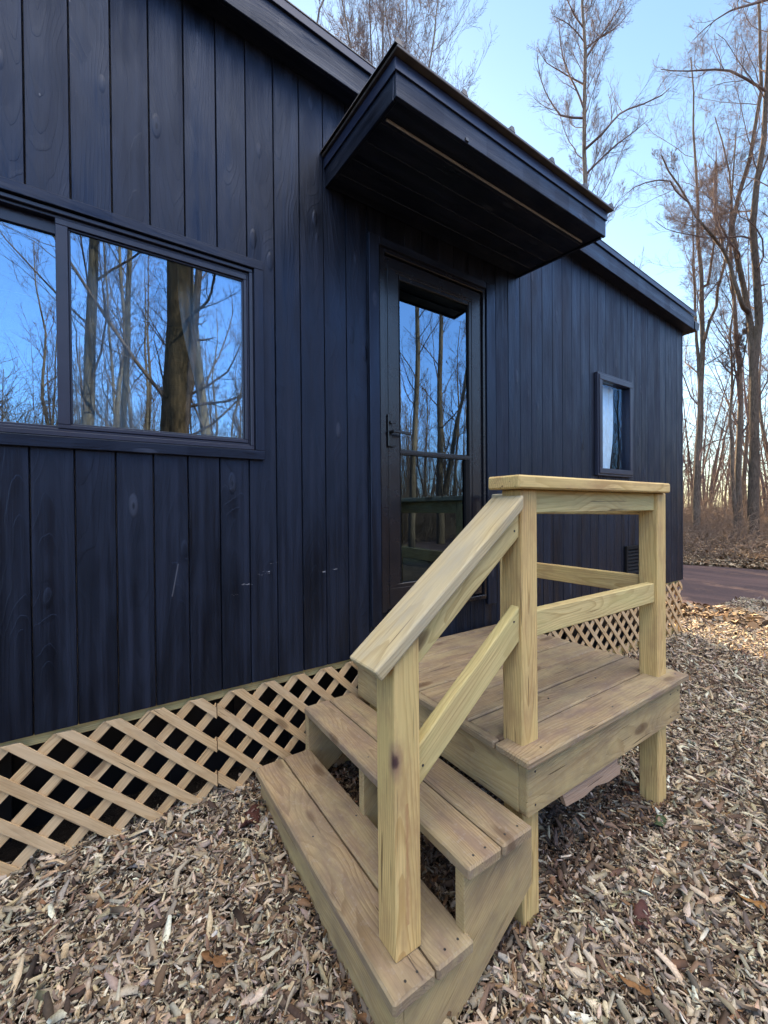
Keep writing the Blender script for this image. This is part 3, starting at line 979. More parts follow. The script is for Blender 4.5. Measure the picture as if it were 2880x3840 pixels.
# ---- interior things: curtains
def curtain(name, label, x0, x1, z0, z1, y0, waist, wz, cx, amp=1.0):
    """hanging cloth with pleats; gathered towards cx at height wz by factor waist."""
    nu, nv = 60, 40
    V = np.zeros((nv+1, nu+1, 3))
    for j in range(nv+1):
        z = z0+(z1-z0)*j/nv
        g_ = 1-(1-waist)*math.exp(-((z-wz)/(0.30*(z1-z0)))**2)
        for i in range(nu+1):
            u = i/nu
            x = cx+(x0+(x1-x0)*u-cx)*g_
            V[j, i] = (x, y0+amp*(0.018*math.sin(u*38)*(0.5+0.5*g_)+0.006*math.sin(u*17+z*3)), z)
    ii_ = (np.arange(nv)[:, None]*(nu+1)+np.arange(nu)[None, :]).ravel()
    F = np.stack([ii_, ii_+1, ii_+nu+2, ii_+nu+1], -1)
    o = obj_np(name, mesh_np(name, V.reshape(-1, 3), F, M_CURT, True))
    md = o.modifiers.new('thickness', 'SOLIDIFY'); md.thickness = 0.0015
    return tag(o, label, 'curtain', 'curtains hanging behind the cabin windows')

curtain('curtain', 'pale curtain beside the mullion of the wide window, drawn in at its waist', -1.36, -1.02, 1.68, 2.72, 0.16, 0.62, 2.12, -1.20)
curtain('curtain', 'pale curtain at the right end of the wide window', -0.90, -0.58, 1.68, 2.72, 0.16, 0.70, 2.00, -0.62)
curtain('curtain', 'pale blue curtain behind the small tall window', 2.505, 2.965, 1.80, 2.69, 0.080, 0.86, 1.80, 2.50, 0.45)

# ------------------------------------------------------------------ entry steps and landing
porch = empty('porch_steps', (0, 0, 0), 'raw pine landing with two steps, posts and handrails below the cabin door', 'porch steps')
P = 0.089
XM, YM, XQ = 0.001, -1.123, 1.0306
ZD, Z2, Z1 = 0.6543, 0.4629, 0.2439
XL, XR, YO = -0.0601, 1.2024, -1.1926

mb = MB()
seams = [-1.046, -0.885, -0.724, -0.563, -0.402, -0.241, -0.080]
ys = [YO]+seams+[-0.024]
for i in range(len(ys)-1):
    ya, yb = ys[i]+(0.004 if i else 0), ys[i+1]-0.004
    x0 = XL if i == 0 else XL+0.037
    dz = -0.0012*(i % 2)-random.uniform(0, 0.0008)
    mb.box(x0, XR+random.uniform(-0.003, 0.003), ya, yb, ZD-0.030+dz, ZD+dz, 0, 0.006)
mb.box(XL, XL+0.034, -1.043, -0.024, ZD-0.030, ZD-0.0005, 1, 0.005)
mb.build('deck_boards', M_DECK, porch)
mb = MB()
mb.box(-0.030, 1.166, -1.165, -1.127, 0.437, ZD-0.031, 0, 0.004)
mb.build('rim_board', M_STRG, porch, label='front rim board with knots and saw marks')
mb = MB(); mb.box(-0.030, 0.0, -1.1265, -0.03, 0.437, ZD-0.031, 1, 0.003)
mb.build('riser', M_STRG, porch)
mb = MB(); mb.box(1.128, 1.166, -1.1265, -0.03, 0.437, ZD-0.031, 1, 0.003); mb.box(0.0005, 1.1275, -0.068, -0.03, 0.437, ZD-0.031, 0, 0.003)
for xj in (0.38, 0.76):
    mb.box(xj, xj+0.038, -1.1265, -0.0685, 0.437, ZD-0.031, 1, 0.002)
mb.build('joist', M_STRG, porch)


def post(x, y, z0, z1, mat=M_POST, name='post'):
    m = MB()
    m.box(x, x+P, y, y+P, z0, z1, 2, 0.005)
    return m.build(name, mat, porch)

post(XM, YM, -0.10, 1.556)
post(XQ, YM, -0.10, 1.556)
post(XQ, -0.232, -0.10, 1.545)
post(XM+0.02, -0.157, -0.10, 0.436)

# newel with a slanted top
SL = 0.770
def capz(x): return 1.064+SL*(x+0.571)     # underside of the sloping handrail
xn, yn = -0.557, -1.135
m = MB()
m.prism([(xn, Z1+0.0005), (xn+P, Z1+0.0005), (xn+P, capz(xn+P)-0.001), (xn, capz(xn)-0.001)], (0, yn, 0), X, Z, Y, P)
for i in range(len(m.gc)):
    a, b, c = m.gc[i]; m.gc[i] = (b*1.0+3.0, a*1.0-xn-0.04 if False else m.v[i][0]-xn-0.015, c)
newel = m.build('newel_post', M_NEWEL, porch)
bv = newel.modifiers.new('eased_edges', 'BEVEL'); bv.width = 0.004; bv.segments = 2; bv.limit_method = 'ANGLE'
m = MB()
kx, kz = xn+0.002, 0.772
newel_knot = None

# caps and rails
mb = MB(); mb.box(-0.047, 1.098, -1.152, -1.012, 1.5565, 1.603, 0, 0.006)
mb.build('cap_rail', M_POST, porch)
mb = MB(); mb.box(1.003, 1.143, -1.0115, -0.10, 1.546, 1.584, 1, 0.006)
mb.build('cap_rail', M_GREY, porch)
mb = MB(); mb.box(XM+P+0.0005, XQ-0.0005, -1.108, -1.070, 1.470, 1.5555, 0, 0.004)
mb.build('rail', M_RAIL, porch)
mb = MB(); mb.box(XM+P+0.0005, XQ-0.0005, -1.108, -1.070, 1.019, 1.115, 0, 0.004)
mb.build('rail', M_RAIL, porch)
mb = MB(); mb.box(XQ+0.02, XQ+0.058, YM+P+0.0005, -0.2325, 1.046, 1.140, 1, 0.004)
mb.build('rail', M_POST, porch)
mb = MB(); mb.box(XQ+0.02, XQ+0.058, YM+P+0.0005, -0.2325, 1.450, 1.5455, 1, 0.004)
mb.build('rail', M_POST, porch)
# sloping handrail: flat board on top, rail under it, lower rail
def slopeboard(x0, x1, zf, ya, yb, drop0, drop1, mat, name):
    """board between x0 and x1 with plumb-cut ends; section from zf(x)-drop0 down to zf(x)-drop1."""
    m_ = MB()
    m_.prism([(x0, zf(x0)-drop0), (x1, zf(x1)-drop0), (x1, zf(x1)-drop1), (x0, zf(x0)-drop1)][::-1], (0, ya, 0), X, Z, Y, yb-ya)
    cs, sn = 1/math.hypot(1, SL), SL/math.hypot(1, SL)
    wide = (yb-ya) > abs(drop1-drop0)
    o1, o2, o3 = random.uniform(0, 40), random.uniform(-0.05, 0.05), random.uniform(0.02, 0.08)
    for i_, (u, v1, v2) in enumerate(m_.v):
        l_ = u*cs+v2*sn; n_ = -(u*sn)+v2*cs
        n_ -= (-(x0*sn)+zf(x0)*cs)
        m_.gc[i_] = (l_+o1, (v1-ya-0.5*(yb-ya))+o2, n_+o3) if wide else (l_+o1, n_+o2+0.05, v1-ya+o3)
    o_ = m_.build(name, mat, porch)
    b_ = o_.modifiers.new('eased_edges', 'BEVEL'); b_.width = 0.005; b_.segments = 2; b_.limit_method = 'ANGLE'
    return o_
# handrail with a square cut lower end
cs, sn = 1/math.hypot(1, SL), SL/math.hypot(1, SL)
pa = Vector((-0.606, 0, capz(-0.606))); 
xe = -0.022
pb = Vector((xe, 0, capz(xe)))
m = MB()
th = 0.038
out = [(pa.x, pa.z), (pb.x, pb.z), (pb.x, pb.z+th/cs), (pa.x-th*sn, pa.z+th*cs)]
m.prism(out, (0, -1.152, 0), X, Z, Y, 0.140)
for i_, (u, v1, v2) in enumerate(m.v):
    m.gc[i_] = (u*cs+v2*sn+3.3, v1+1.082+0.03, -(u*sn)+v2*cs-1.16+0.055)
hr = m.build('handrail', M_GREY, porch, label='sloping flat handrail board with grey weathered top')
b_ = hr.modifiers.new('eased_edges', 'BEVEL'); b_.width = 0.006; b_.segments = 2; b_.limit_method = 'ANGLE'
slopeboard(xn+P+0.0005, XM-0.0005, capz, -1.113, -1.075, 0.001, 0.116, M_RAIL, 'rail')
def lowz(x): return 0.804+0.752*(x+0.453)
slopeboard(xn+P+0.0005, XM-0.0005, lowz, -1.113, -1.075, 0.0, 0.122, M_RAIL, 'rail')

# treads, riser, stringers
def tread(x0, w_, z, ya, yb, name='tread'):
    m_ = MB()
    h_ = (w_-0.006)/2
    m_.box(x0, x0+h_, ya, yb, z-0.038, z, 1, 0.006)
    m_.box(x0+h_+0.006, x0+w_, ya, yb+0.004, z-0.038, z, 1, 0.006)
    return m_.build(name, M_DECK, porch)
tread(-0.6165, 0.285, Z1, -1.2085, -0.048)
tread(-0.356, 0.287, Z2, -1.2135, -0.033)
mb = MB(); mb.box(-0.592, -0.566, -1.182, -0.05, -0.06, Z1-0.039, 1, 0.003)
mb.build('riser', M_STRG, porch)
for ya in (-1.182, -0.614, -0.060):
    m = MB()
    o = [(-0.0305, Z2-0.039), (-0.345, Z2-0.039), (-0.345, Z1-0.039), (-0.5655, Z1-0.039), (-0.5655, -0.08), (-0.58+0.06, -0.08), (-0.0305, 0.233)]
    m.prism(o, (0, ya, 0), X, Z, Y, 0.038)
    for i_, (u, v1, v2) in enumerate(m.v):
        m.gc[i_] = (u*0.79+v2*0.62+ya*3, -(u*0.62)+v2*0.79+0.05, v1-ya+0.03)
    s_ = m.build('stringer', M_STRG, porch)
    b_ = s_.modifiers.new('eased_edges', 'BEVEL'); b_.width = 0.002; b_.segments = 1; b_.limit_method = 'ANGLE'

# screws in the treads, deck and rails
for (x_, y_, z_) in [(-0.56, -1.18, Z1), (-0.52, -1.18, Z1), (-0.42, -1.18, Z1), (-0.37, -1.18, Z1), (-0.31, -1.185, Z2), (-0.26, -1.185, Z2), (-0.17, -1.185, Z2), (-0.11, -1.185, Z2),
                     (-0.56, -0.595, Z1), (-0.37, -0.595, Z1), (-0.31, -0.595, Z2), (-0.11, -0.595, Z2),
                     (0.05, -1.16, ZD), (0.55, -1.15, ZD), (1.15, -1.15, ZD), (1.15, -1.0, ZD), (1.15, -0.83, ZD), (0.40, -0.95, ZD), (0.40, -0.80, ZD), (0.78, -0.95, ZD), (0.78, -0.8, ZD), (0.4, -0.62, ZD), (0.78, -0.62, ZD)]:
    screw((x_, y_, z_-0.001), Z)
for (x_, z_) in [(-0.445, 1.135), (-0.025, 1.41), (-0.03, 1.095), (-0.44, 0.74), (0.012, 0.47), (0.012, 0.585), (1.14, 0.47), (1.14, 0.58), (1.06, 0.47), (1.06, 0.58)]:
    screw((x_, -1.113 if x_ < 0 else -1.165, z_), -Y)

# torn plank hanging in the shade under the rim
m = MB()
o = [(0.19, 0.425), (0.215, 0.372), (0.33, 0.362), (0.42, 0.372), (0.51, 0.352), (0.607, 0.352), (0.612, 0.385), (0.585, 0.40), (0.582, 0.4365), (0.40, 0.4365), (0.20, 0.4365)]
m.prism(o, (0, -1.152, 0), X, Z, Y, 0.018)
tag(m.build('broken_board', pine('torn_board', (0.42, 0.30, 0.22), (0.33, 0.22, 0.15), (0.25, 0.17, 0.12), 0.4)), 'torn pinkish board wedged under the front rim of the landing', 'board')

# ------------------------------------------------------------------ wood chips and leaves
rng = np.random.default_rng(11)
def chips():
    N = 780000
    d = 0.35+rng.random(N)**0.75*0  # placeholder
    x = rng.uniform(-2.7, 7.2, N); y = rng.uniform(-3.6, 0.25, N)
    dist = np.hypot(x-CAM[0], y-CAM[1])
    ang = np.arctan2(x-CAM[0], y-CAM[1])
    dens = np.where(dist < 3.4, 0.95, 0.95*(3.4/np.maximum(dist, 0.1))**1.2)
    keep = (rng.random(N) < dens) & (ang > -1.35) & (ang < 2.1) & (dist > 0.5)
    keep &= ~((y > 0.06) & (x < 4.3))
    x, y, dist = x[keep], y[keep], dist[keep]
    n = len(x)
    grow = np.clip(dist/3.4, 1, 2.4)**0.40
    L = rng.lognormal(math.log(0.0175), 0.60, n)*grow
    L = np.clip(L, 0.008, 0.095)
    W = np.clip(L*rng.uniform(0.15, 0.46, n), 0.0030, 0.024)
    bigm = rng.random(n) < 0.012
    L = np.where(bigm, L*1.9, L)
    T = W*rng.uniform(0.18, 0.40, n)
    yaw = rng.uniform(0, 2*math.pi, n); pit = rng.normal(0, 0.36, n); rol = rng.normal(0, 0.55, n)
    cy, sy = np.cos(yaw), np.sin(yaw); cp, sp = np.cos(pit), np.sin(pit); cr, sr = np.cos(rol), np.sin(rol)
    al = np.stack([cy*cp, sy*cp, sp], -1)
    aw0 = np.stack([-sy, cy, np.zeros(n)], -1)
    an0 = np.cross(al, aw0)
    aw = aw0*cr[:, None]+an0*sr[:, None]; an = -aw0*sr[:, None]+an0*cr[:, None]
    z = ground_z(x, y)+0.004+rng.random(n)**0.8*0.026+np.abs(sp)*L*0.30
    c = np.stack([x, y, z], -1)
    bend = rng.normal(0, 0.07, n)*L; side = rng.normal(0, 0.06, n)*L
    t0, t1, t2 = rng.uniform(0.15, 0.8, n), rng.uniform(0.8, 1.1, n), rng.uniform(0.1, 0.8, n)
    V = []
    for (s_, tw, k) in ((-0.5, t0, 0), (0.0, t1, 1), (0.5, t2, 0)):
        o_ = c+al*(s_*L)[:, None]+(an*bend[:, None]+aw*side[:, None])*k
        for (sg, up) in ((-1, 0), (1, 0), (1, 1), (-1, 1)):
            wv = aw*(sg*0.5*W*tw*(0.75 if up else 1.0))[:, None]
            V.append(o_+wv+an*((up-0.5)*T)[:, None])
    V = np.stack(V, 1)                                # n,12,3
    base = (np.arange(n)*12)[:, None, None]
    q = np.array([[2, 3, 7, 6], [6, 7, 11, 10], [1, 2, 6, 5], [5, 6, 10, 9], [3, 0, 4, 7], [7, 4, 8, 11], [0, 1, 2, 3], [9, 8, 11, 10]])[:, ::-1]
    F = (base+q[None]).reshape(-1, 4)
    pal = np.array([[0.46, 0.37, 0.265], [0.58, 0.50, 0.40], [0.40, 0.355, 0.305], [0.20, 0.135, 0.10], [0.11, 0.072, 0.055], [0.045, 0.032, 0.027], [0.72, 0.66, 0.56], [0.27, 0.165, 0.095], [0.30, 0.25, 0.215], [0.16, 0.135, 0.12]])
    pr = np.array([0.19, 0.15, 0.17, 0.09, 0.08, 0.08, 0.07, 0.025, 0.10, 0.06])
    pn = np.sin(2.3*x+1.7*np.sin(1.9*y))+np.sin(3.1*y-1.3*x+2*np.sin(2.2*x))+0.7*np.sin(7.3*x+1.1)*np.sin(6.1*y)+rng.normal(0, 0.9, n)
    ci = rng.choice(len(pal), n, p=pr/pr.sum())
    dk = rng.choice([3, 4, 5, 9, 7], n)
    under = (x > -0.62) & (x < 1.15) & (y > -1.15) & (y < 0.1)  # shade below steps and landing put into the colour: mostly dark chips
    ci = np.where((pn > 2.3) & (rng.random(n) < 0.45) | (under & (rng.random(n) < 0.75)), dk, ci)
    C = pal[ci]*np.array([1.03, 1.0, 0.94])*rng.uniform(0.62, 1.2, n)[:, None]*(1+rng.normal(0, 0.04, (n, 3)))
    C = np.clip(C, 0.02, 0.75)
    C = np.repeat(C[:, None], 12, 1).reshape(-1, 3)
    return mesh_np('wood_chips', V.reshape(-1, 3), F, M_CHIP, False, C)

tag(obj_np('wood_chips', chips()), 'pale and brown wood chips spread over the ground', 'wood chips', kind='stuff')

def leaf(x, y, size, yaw, colr, name, label, cat, lobes=5, curl=0.25):
    s_ = NT(name+'_skin')
    nz = s_.noise(s_.pos(), 60.0, 3.0)
    cc = s_.mix(s_.ramp(nz, [(0.3, (0,)*3), (0.7, (1,)*3)]), colr, tuple(c_*0.55 for c_ in colr))
    mat = s_.fin(cc, 0.75, 0.2)
    n_ = 36
    V = [(0, 0, 0)]; F = []
    for ring_, rr in enumerate((0.5, 1.0)):
        for i in range(n_):
            a_ = 2*math.pi*i/n_
            r_ = size*rr*(0.62+0.38*abs(math.cos(a_*lobes/2)))*(1.25 if abs(a_-math.pi) > 2.2 else 0.8)
            V.append((r_*math.cos(a_), 0.62*r_*math.sin(a_), curl*size*(rr**2)*(0.4+0.6*math.sin(a_*2+1))))
    for i in range(n_):
        j = (i+1) % n_
        F.append((0, 1+i, 1+j, 1+j)); F.append((1+i, 1+n_+i, 1+n_+j, 1+j))
    me_ = bpy.data.meshes.new(name); me_.from_pydata(V, [], [tuple(dict.fromkeys(f)) for f in F]); me_.materials.append(mat)
    o_ = bpy.data.objects.new(name, me_); col.objects.link(o_)
    o_.location = (x, y, float(ground_z(x, y))+0.030); o_.rotation_euler = (random.uniform(-.2, .2), random.uniform(-.2, .2), yaw)
    me_.polygons.foreach_set('use_smooth', [True]*len(me_.polygons))
    md = o_.modifiers.new('thickness', 'SOLIDIFY'); md.thickness = 0.0012
    return tag(o_, label, cat, 'dead leaves on the mulch')

leaf(0.36, -1.35, 0.060, 0.4, (0.10, 0.045, 0.04), 'dry_leaf', 'dark maroon dead leaf on the mulch in front of the landing', 'leaf')
leaf(0.76, -1.56, 0.042, 1.9, (0.36, 0.19, 0.07), 'dry_leaf', 'orange dead leaf on the mulch at the right edge', 'leaf', 3)
leaf(-0.69, -0.21, 0.075, 0.9, (0.085, 0.035, 0.03), 'dry_leaf', 'dark red crumpled leaf on the mulch beside the bottom step', 'leaf', 5, 0.5)
leaf(-0.92, -0.66, 0.045, 2.5, (0.22, 0.115, 0.055), 'dry_leaf', 'rusty brown leaf on the mulch left of the steps', 'leaf', 3)
leaf(0.12, -1.45, 0.045, 2.1, (0.27, 0.14, 0.06), 'dry_leaf', 'long tan leaf on the mulch near the bottom of the photo', 'leaf', 2)
leaf(1.02, -1.00, 0.085, 0.2, (0.15, 0.05, 0.03), 'dry_leaf', 'red brown leaf at the foot of the right landing post', 'leaf', 5)
leaf(0.90, -1.18, 0.050, 0.1, (0.07, 0.10, 0.05), 'green_leaf', 'single dull green leaf on the mulch right of the landing', 'leaf', 2)

# ------------------------------------------------------------------ trees
def tubes(polys, rads, sides):
    """polys (B,n,3), rads (B,n) -> verts, quads"""
    B, n, _ = polys.shape
    T = np.gradient(polys, axis=1)
    T /= np.linalg.norm(T, axis=2, keepdims=True)+1e-9
    ref = np.where(np.abs(T[:, :1, 2:3]) > 0.8, np.array([[[1.0, 0, 0]]]), np.array([[[0, 0, 1.0]]]))
    A = np.cross(T, np.broadcast_to(ref, T.shape)); A /= np.linalg.norm(A, axis=2, keepdims=True)+1e-9
    C = np.cross(T, A)
    th_ = np.arange(sides)*2*math.pi/sides
    V = polys[:, :, None]+rads[:, :, None, None]*(A[:, :, None]*np.cos(th_)[None, None, :, None]+C[:, :, None]*np.sin(th_)[None, None, :, None])
    b = (np.arange(B)*n*sides)[:, None, None]
    i = (np.arange(n-1)*sides)[None, :, None]
    j = np.arange(sides)[None, None, :]; j2 = (j+1) % sides
    F = np.stack([b+i+j, b+i+j2, b+i+sides+j2, b+i+sides+j], -1).reshape(-1, 4)
    return V.reshape(-1, 3), F


def join(parts):
    Vs, Fs, o_ = [], [], 0
    for V, F in parts:
        Vs.append(V); Fs.append(F+o_); o_ += len(V)
    return np.concatenate(Vs), np.concatenate(Fs)


def resample(pts, n):
    pts = np.asarray(pts, float)
    d = np.concatenate([[0], np.cumsum(np.linalg.norm(np.diff(pts, axis=0), axis=1))])
    t = np.linspace(0, d[-1], n)
    # smooth (Catmull-like) through dense linear + box filter
    q = np.stack([np.interp(np.linspace(0, d[-1], 8*n), d, pts[:, k]) for k in range(3)], -1)
    ker = np.ones(7)/7
    pad = np.concatenate([np.repeat(q[:1], 3, 0), q, np.repeat(q[-1:], 3, 0)])
    q = np.stack([np.convolve(pad[:, k], ker, 'valid') for k in range(3)], -1)
    return np.stack([np.interp(t, np.linspace(0, d[-1], 8*n), q[:, k]) for k in range(3)], -1)


def grow(par, prad, nchild, t0, t1, ang, lenr, radr, nseg, up, wander, g_, minlen=0.05, plen=None, taper=0.25):
    """children of each parent polyline; returns polys, rads"""
    B, n, _ = par.shape
    L = np.linalg.norm(np.diff(par, axis=1), axis=2).sum(1) if plen is None else plen
    m = B*nchild
    pi = np.repeat(np.arange(B), nchild)
    base_t = (np.tile(np.arange(nchild), B)+g_.random(m))/nchild
    t = t0+(t1-t0)*base_t
    f = t*(n-1); i0 = np.clip(f.astype(int), 0, n-2); fr = (f-i0)[:, None]
    p0 = par[pi, i0]*(1-fr)+par[pi, i0+1]*fr
    tan = par[pi, i0+1]-par[pi, i0]; tan /= np.linalg.norm(tan, axis=1, keepdims=True)+1e-9
    r0 = prad[pi, i0]*(1-fr[:, 0])+prad[pi, i0+1]*fr[:, 0]
    rnd = g_.normal(size=(m, 3)); perp = rnd-tan*(rnd*tan).sum(1, keepdims=True); perp /= np.linalg.norm(perp, axis=1, keepdims=True)+1e-9
    an = ang*(1+0.3*g_.normal(size=m))
    d = tan*np.cos(an)[:, None]+perp*np.sin(an)[:, None]
    ln = np.maximum(L[pi]*lenr*(1.08-0.5*(t-t0)/(1-t0+1e-6))*g_.uniform(0.55, 1.25, m), minlen)
    r = np.minimum(r0*radr*g_.uniform(0.7, 1.1, m), r0*0.85)
    P_ = [p0]
    step = (ln/(nseg-1))[:, None]
    for s_ in range(nseg-1):
        d = d+np.array([0, 0, 1.0])*up+g_.normal(size=(m, 3))*wander
        d /= np.linalg.norm(d, axis=1, keepdims=True)
        P_.append(P_[-1]+d*step)
    P_ = np.stack(P_, 1)
    R_ = r[:, None]*np.linspace(1, taper, nseg)[None]
    return P_, R_


def tree_meshes(stems, g_, dens=(5, 6, 5), spread=(0.9, 0.75, 0.65), lens=(0.42, 0.42, 0.42), minr=0.0035, t_first=0.3, up=0.10, wander=0.13, limbs=(), limb_r=0.36):
    """stems: list of (pts (n,3), r0, r1). returns (trunk V,F), (crown V,F)"""
    tr = []; l0p, l0r = [], []
    for (pts, r0, r1) in stems:
        n = 14
        q = resample(pts, n)
        rr = r0+(r1-r0)*np.linspace(0, 1, n)**0.8
        L = np.linalg.norm(np.diff(q, axis=0), axis=1).sum()
        q[1:-1] += g_.normal(size=(n-2, 3))*0.0016*L*np.array([1, 1, 0.3])
        if l0p:
            prev = np.concatenate([resample(a_, 60) for a_ in l0p])
            q[0] = prev[np.argmin(np.linalg.norm(prev-q[0], axis=1))]
        l0p.append(q); l0r.append(rr)
    l0p = np.stack(l0p); l0r = np.stack(l0r)
    # slight flare at the base of the first stem
    tr.append(tubes(l0p, l0r, 10))
    cr = []
    a_p, a_r = grow(l0p, l0r, dens[0], t_first, 0.92, spread[0], lens[0], limb_r, 9, up, wander, g_)
    for (pts, r0, r1) in limbs:
        pts = np.array(pts, float)
        prev = np.concatenate([resample(a_, 80) for a_ in l0p])
        i_ = np.argmin(np.linalg.norm(prev-pts[0], axis=1))
        shift = prev[i_]-pts[0]
        pts = pts+shift*np.linspace(1, 0, len(pts))[:, None]
        q = resample(pts, 9); rr = np.linspace(r0, r1, 9)
        a_p = np.concatenate([a_p, q[None]]); a_r = np.concatenate([a_r, rr[None]])
    cr.append(tubes(a_p, np.maximum(a_r, minr), 6))
    b_p, b_r = grow(a_p, a_r, dens[1], 0.15, 0.93, spread[1], lens[1], 0.45, 7, up*0.9, wander*1.15, g_)
    cr.append(tubes(b_p, np.maximum(b_r, minr*0.8), 4))
    c_p, c_r = grow(b_p, b_r, dens[2], 0.15, 0.93, spread[2], lens[2], 0.6, 5, up*0.7, wander*1.2, g_)
    cr.append(tubes(c_p, np.maximum(c_r, minr*0.6), 3))
    if len(dens) > 3:
        d_p, d_r = grow(c_p, c_r, dens[3], 0.15, 0.93, 0.6, 0.5, 0.7, 4, up*0.5, wander*1.2, g_)
        cr.append(tubes(d_p, np.maximum(d_r, minr*0.5), 3))
    return join(tr), join(cr)


def add_tree(name, base, tm, label, group=None, cat='tree', bark=None):
    (tv, tf), (cv, cf) = tm
    e = empty(name, base, label, cat, group)
    b = np.array(base)
    t = obj_np('trunk', mesh_np('trunk', tv-b, tf, bark or M_BARK, True), e)
    c = obj_np('crown', mesh_np('crown', cv-b, cf, M_TWIG, True), e)
    return e


def at(u, v, D):
    """point seen at photo pixel (u,v) at depth D metres along the view axis."""
    return CAM+FW*D+RT*((u-1440)/FPX*D)-UP*((v-1920)/FPX*D)


def traced(px, D, g_, jit=0.5):
    """3D polyline for a traced limb; depth wanders so that the limb has its own run in space."""
    n = len(px)
    off = np.cumsum(g_.normal(size=n))*jit*0.5
    off -= off[0]
    return np.array([at(u, v, D+o_) for (u, v), o_ in zip(px, off)])


def ground_at(p):
    return float(ground_z(p[0], p[1]))

# -- the big forked tree beside the road at the right
g_ = np.random.default_rng(21)
D = 13.5
s2r = lambda x, y: (2250+x/2.457, 600+y/2.457)
stemR = [(2825, 1960), (2824, 1800), (2826, 1600), (2828, 1420), s2r(1455, 1700), s2r(1480, 1400), s2r(1445, 1000), s2r(1410, 700), s2r(1420, 420), s2r(1450, 100), (2868, 500), (2875, 300), (2890, 60), (2905, -220)]
stemL = [s2r(1430, 1850), s2r(1395, 1600), s2r(1375, 1400), s2r(1320, 1150), s2r(1260, 900), s2r(1225, 700), s2r(1228, 500), s2r(1290, 300), s2r(1355, 100), (2830, 500), (2850, 330), (2845, 120), (2840, -150)]
lean = [s2r(1375, 1480), s2r(1310, 1350), s2r(1245, 1150), s2r(1180, 900), s2r(1060, 730), s2r(960, 620), s2r(885, 520), s2r(820, 390), s2r(720, 220), s2r(620, 90), s2r(560, -60)]
def base_fix(p):
    p[0][2] = ground_at(p[0])-0.1
    return p
A1 = base_fix(traced(stemR, D, g_, 0.35)); A2 = traced(stemL, D, g_, 0.5); A3 = traced(lean, D, g_, 0.6)
A2 += (A1[4]-A2[0])*0; 
sbranch = lambda x, y: (1900+x/1.693, y/1.693)
L1 = traced([(2862, 330), sbranch(1480, 470), sbranch(1380, 425), sbranch(1270, 435), sbranch(1100, 450), sbranch(970, 440)], D, g_, 0.8)
L2 = traced([(2885, 35), sbranch(1560, 75), sbranch(1420, 100), sbranch(1290, 165), sbranch(1180, 260)], D, g_, 0.8)
L3 = traced([sbranch(1330, 950), sbranch(1335, 1150), sbranch(1340, 1350), sbranch(1400, 1440), s2r(1200, 720)][::-1], D, g_, 0.4)
L4 = traced([s2r(820, 400), s2r(700, 290), s2r(650, 180), s2r(480, 190), s2r(330, 240), s2r(200, 350)], D, g_, 0.6)
L5 = traced([s2r(1400, 990), s2r(1300, 880), s2r(1220, 800), s2r(1110, 620), s2r(1060, 450), s2r(1050, 200), s2r(1060, 0)], D, g_, 0.5)
k_ = D/FPX
A2[0] = A1[3]; A3[0] = A2[2]; L4[0] = A3[7]; L5[0] = A2[4]
tmA = tree_meshes([(A1, 0.165, 0.045), (A2, 0.105, 0.035), (A3, 0.080, 0.020)], g_, (15, 11, 8, 5), (0.85, 0.7, 0.65), (0.22, 0.40, 0.46), t_first=0.38, wander=0.17,
                  limb_r=0.28, limbs=[(L1, 0.045, 0.012), (L2, 0.042, 0.010), (L3, 0.040, 0.012), (L4, 0.028, 0.010), (L5, 0.040, 0.014)])
add_tree('bare_tree', tuple(A1[0]+np.array([0, 0, 0.1])), tmA, 'thick forked bare tree across the road, its limbs reaching left over the cabin roof', bark=M_BARKM)

# -- clump of pale stems just right of the cabin corner
g_ = np.random.default_rng(33)
D = 15.5
B1 = base_fix(traced([(2612, 1960), (2618, 1700), (2626, 1500), (2632, 1300), s2r(935, 1500), s2r(935, 1200), s2r(930, 900), s2r(905, 600), s2r(885, 350), s2r(870, 60), (2600, 400), (2590, 200)], D, g_, 0.3))
B2 = traced([(2640, 1480), s2r(955, 1700), s2r(1000, 1500), s2r(1090, 1330), s2r(1085, 1150), s2r(1140, 980), s2r(1180, 800), s2r(1200, 600), (2745, 700), (2760, 500)], D, g_, 0.4)
B3 = traced([s2r(945, 1320), s2r(985, 1200), s2r(1020, 1000), s2r(1045, 800), s2r(1070, 600), s2r(1075, 300), s2r(1070, 0)], D, g_, 0.4)
B4 = traced([(2620, 1640), s2r(890, 1650), s2r(868, 1300), s2r(860, 1000), s2r(865, 700), s2r(850, 400)], D, g_, 0.4)
B2[0] = B1[3]; B3[0] = B1[5]; B4[0] = B1[2]
tmB = tree_meshes([(B1, 0.140, 0.02), (B2, 0.065, 0.018), (B3, 0.055, 0.018), (B4, 0.075, 0.018)], g_, (15, 11, 9, 5), (0.8, 0.7, 0.65), (0.22, 0.40, 0.46), t_first=0.25, wander=0.15, limb_r=0.28)
add_tree('bare_tree', tuple(B1[0]+np.array([0, 0, 0.1])), tmB, 'clump of pale bare stems rising just right of the cabin corner')

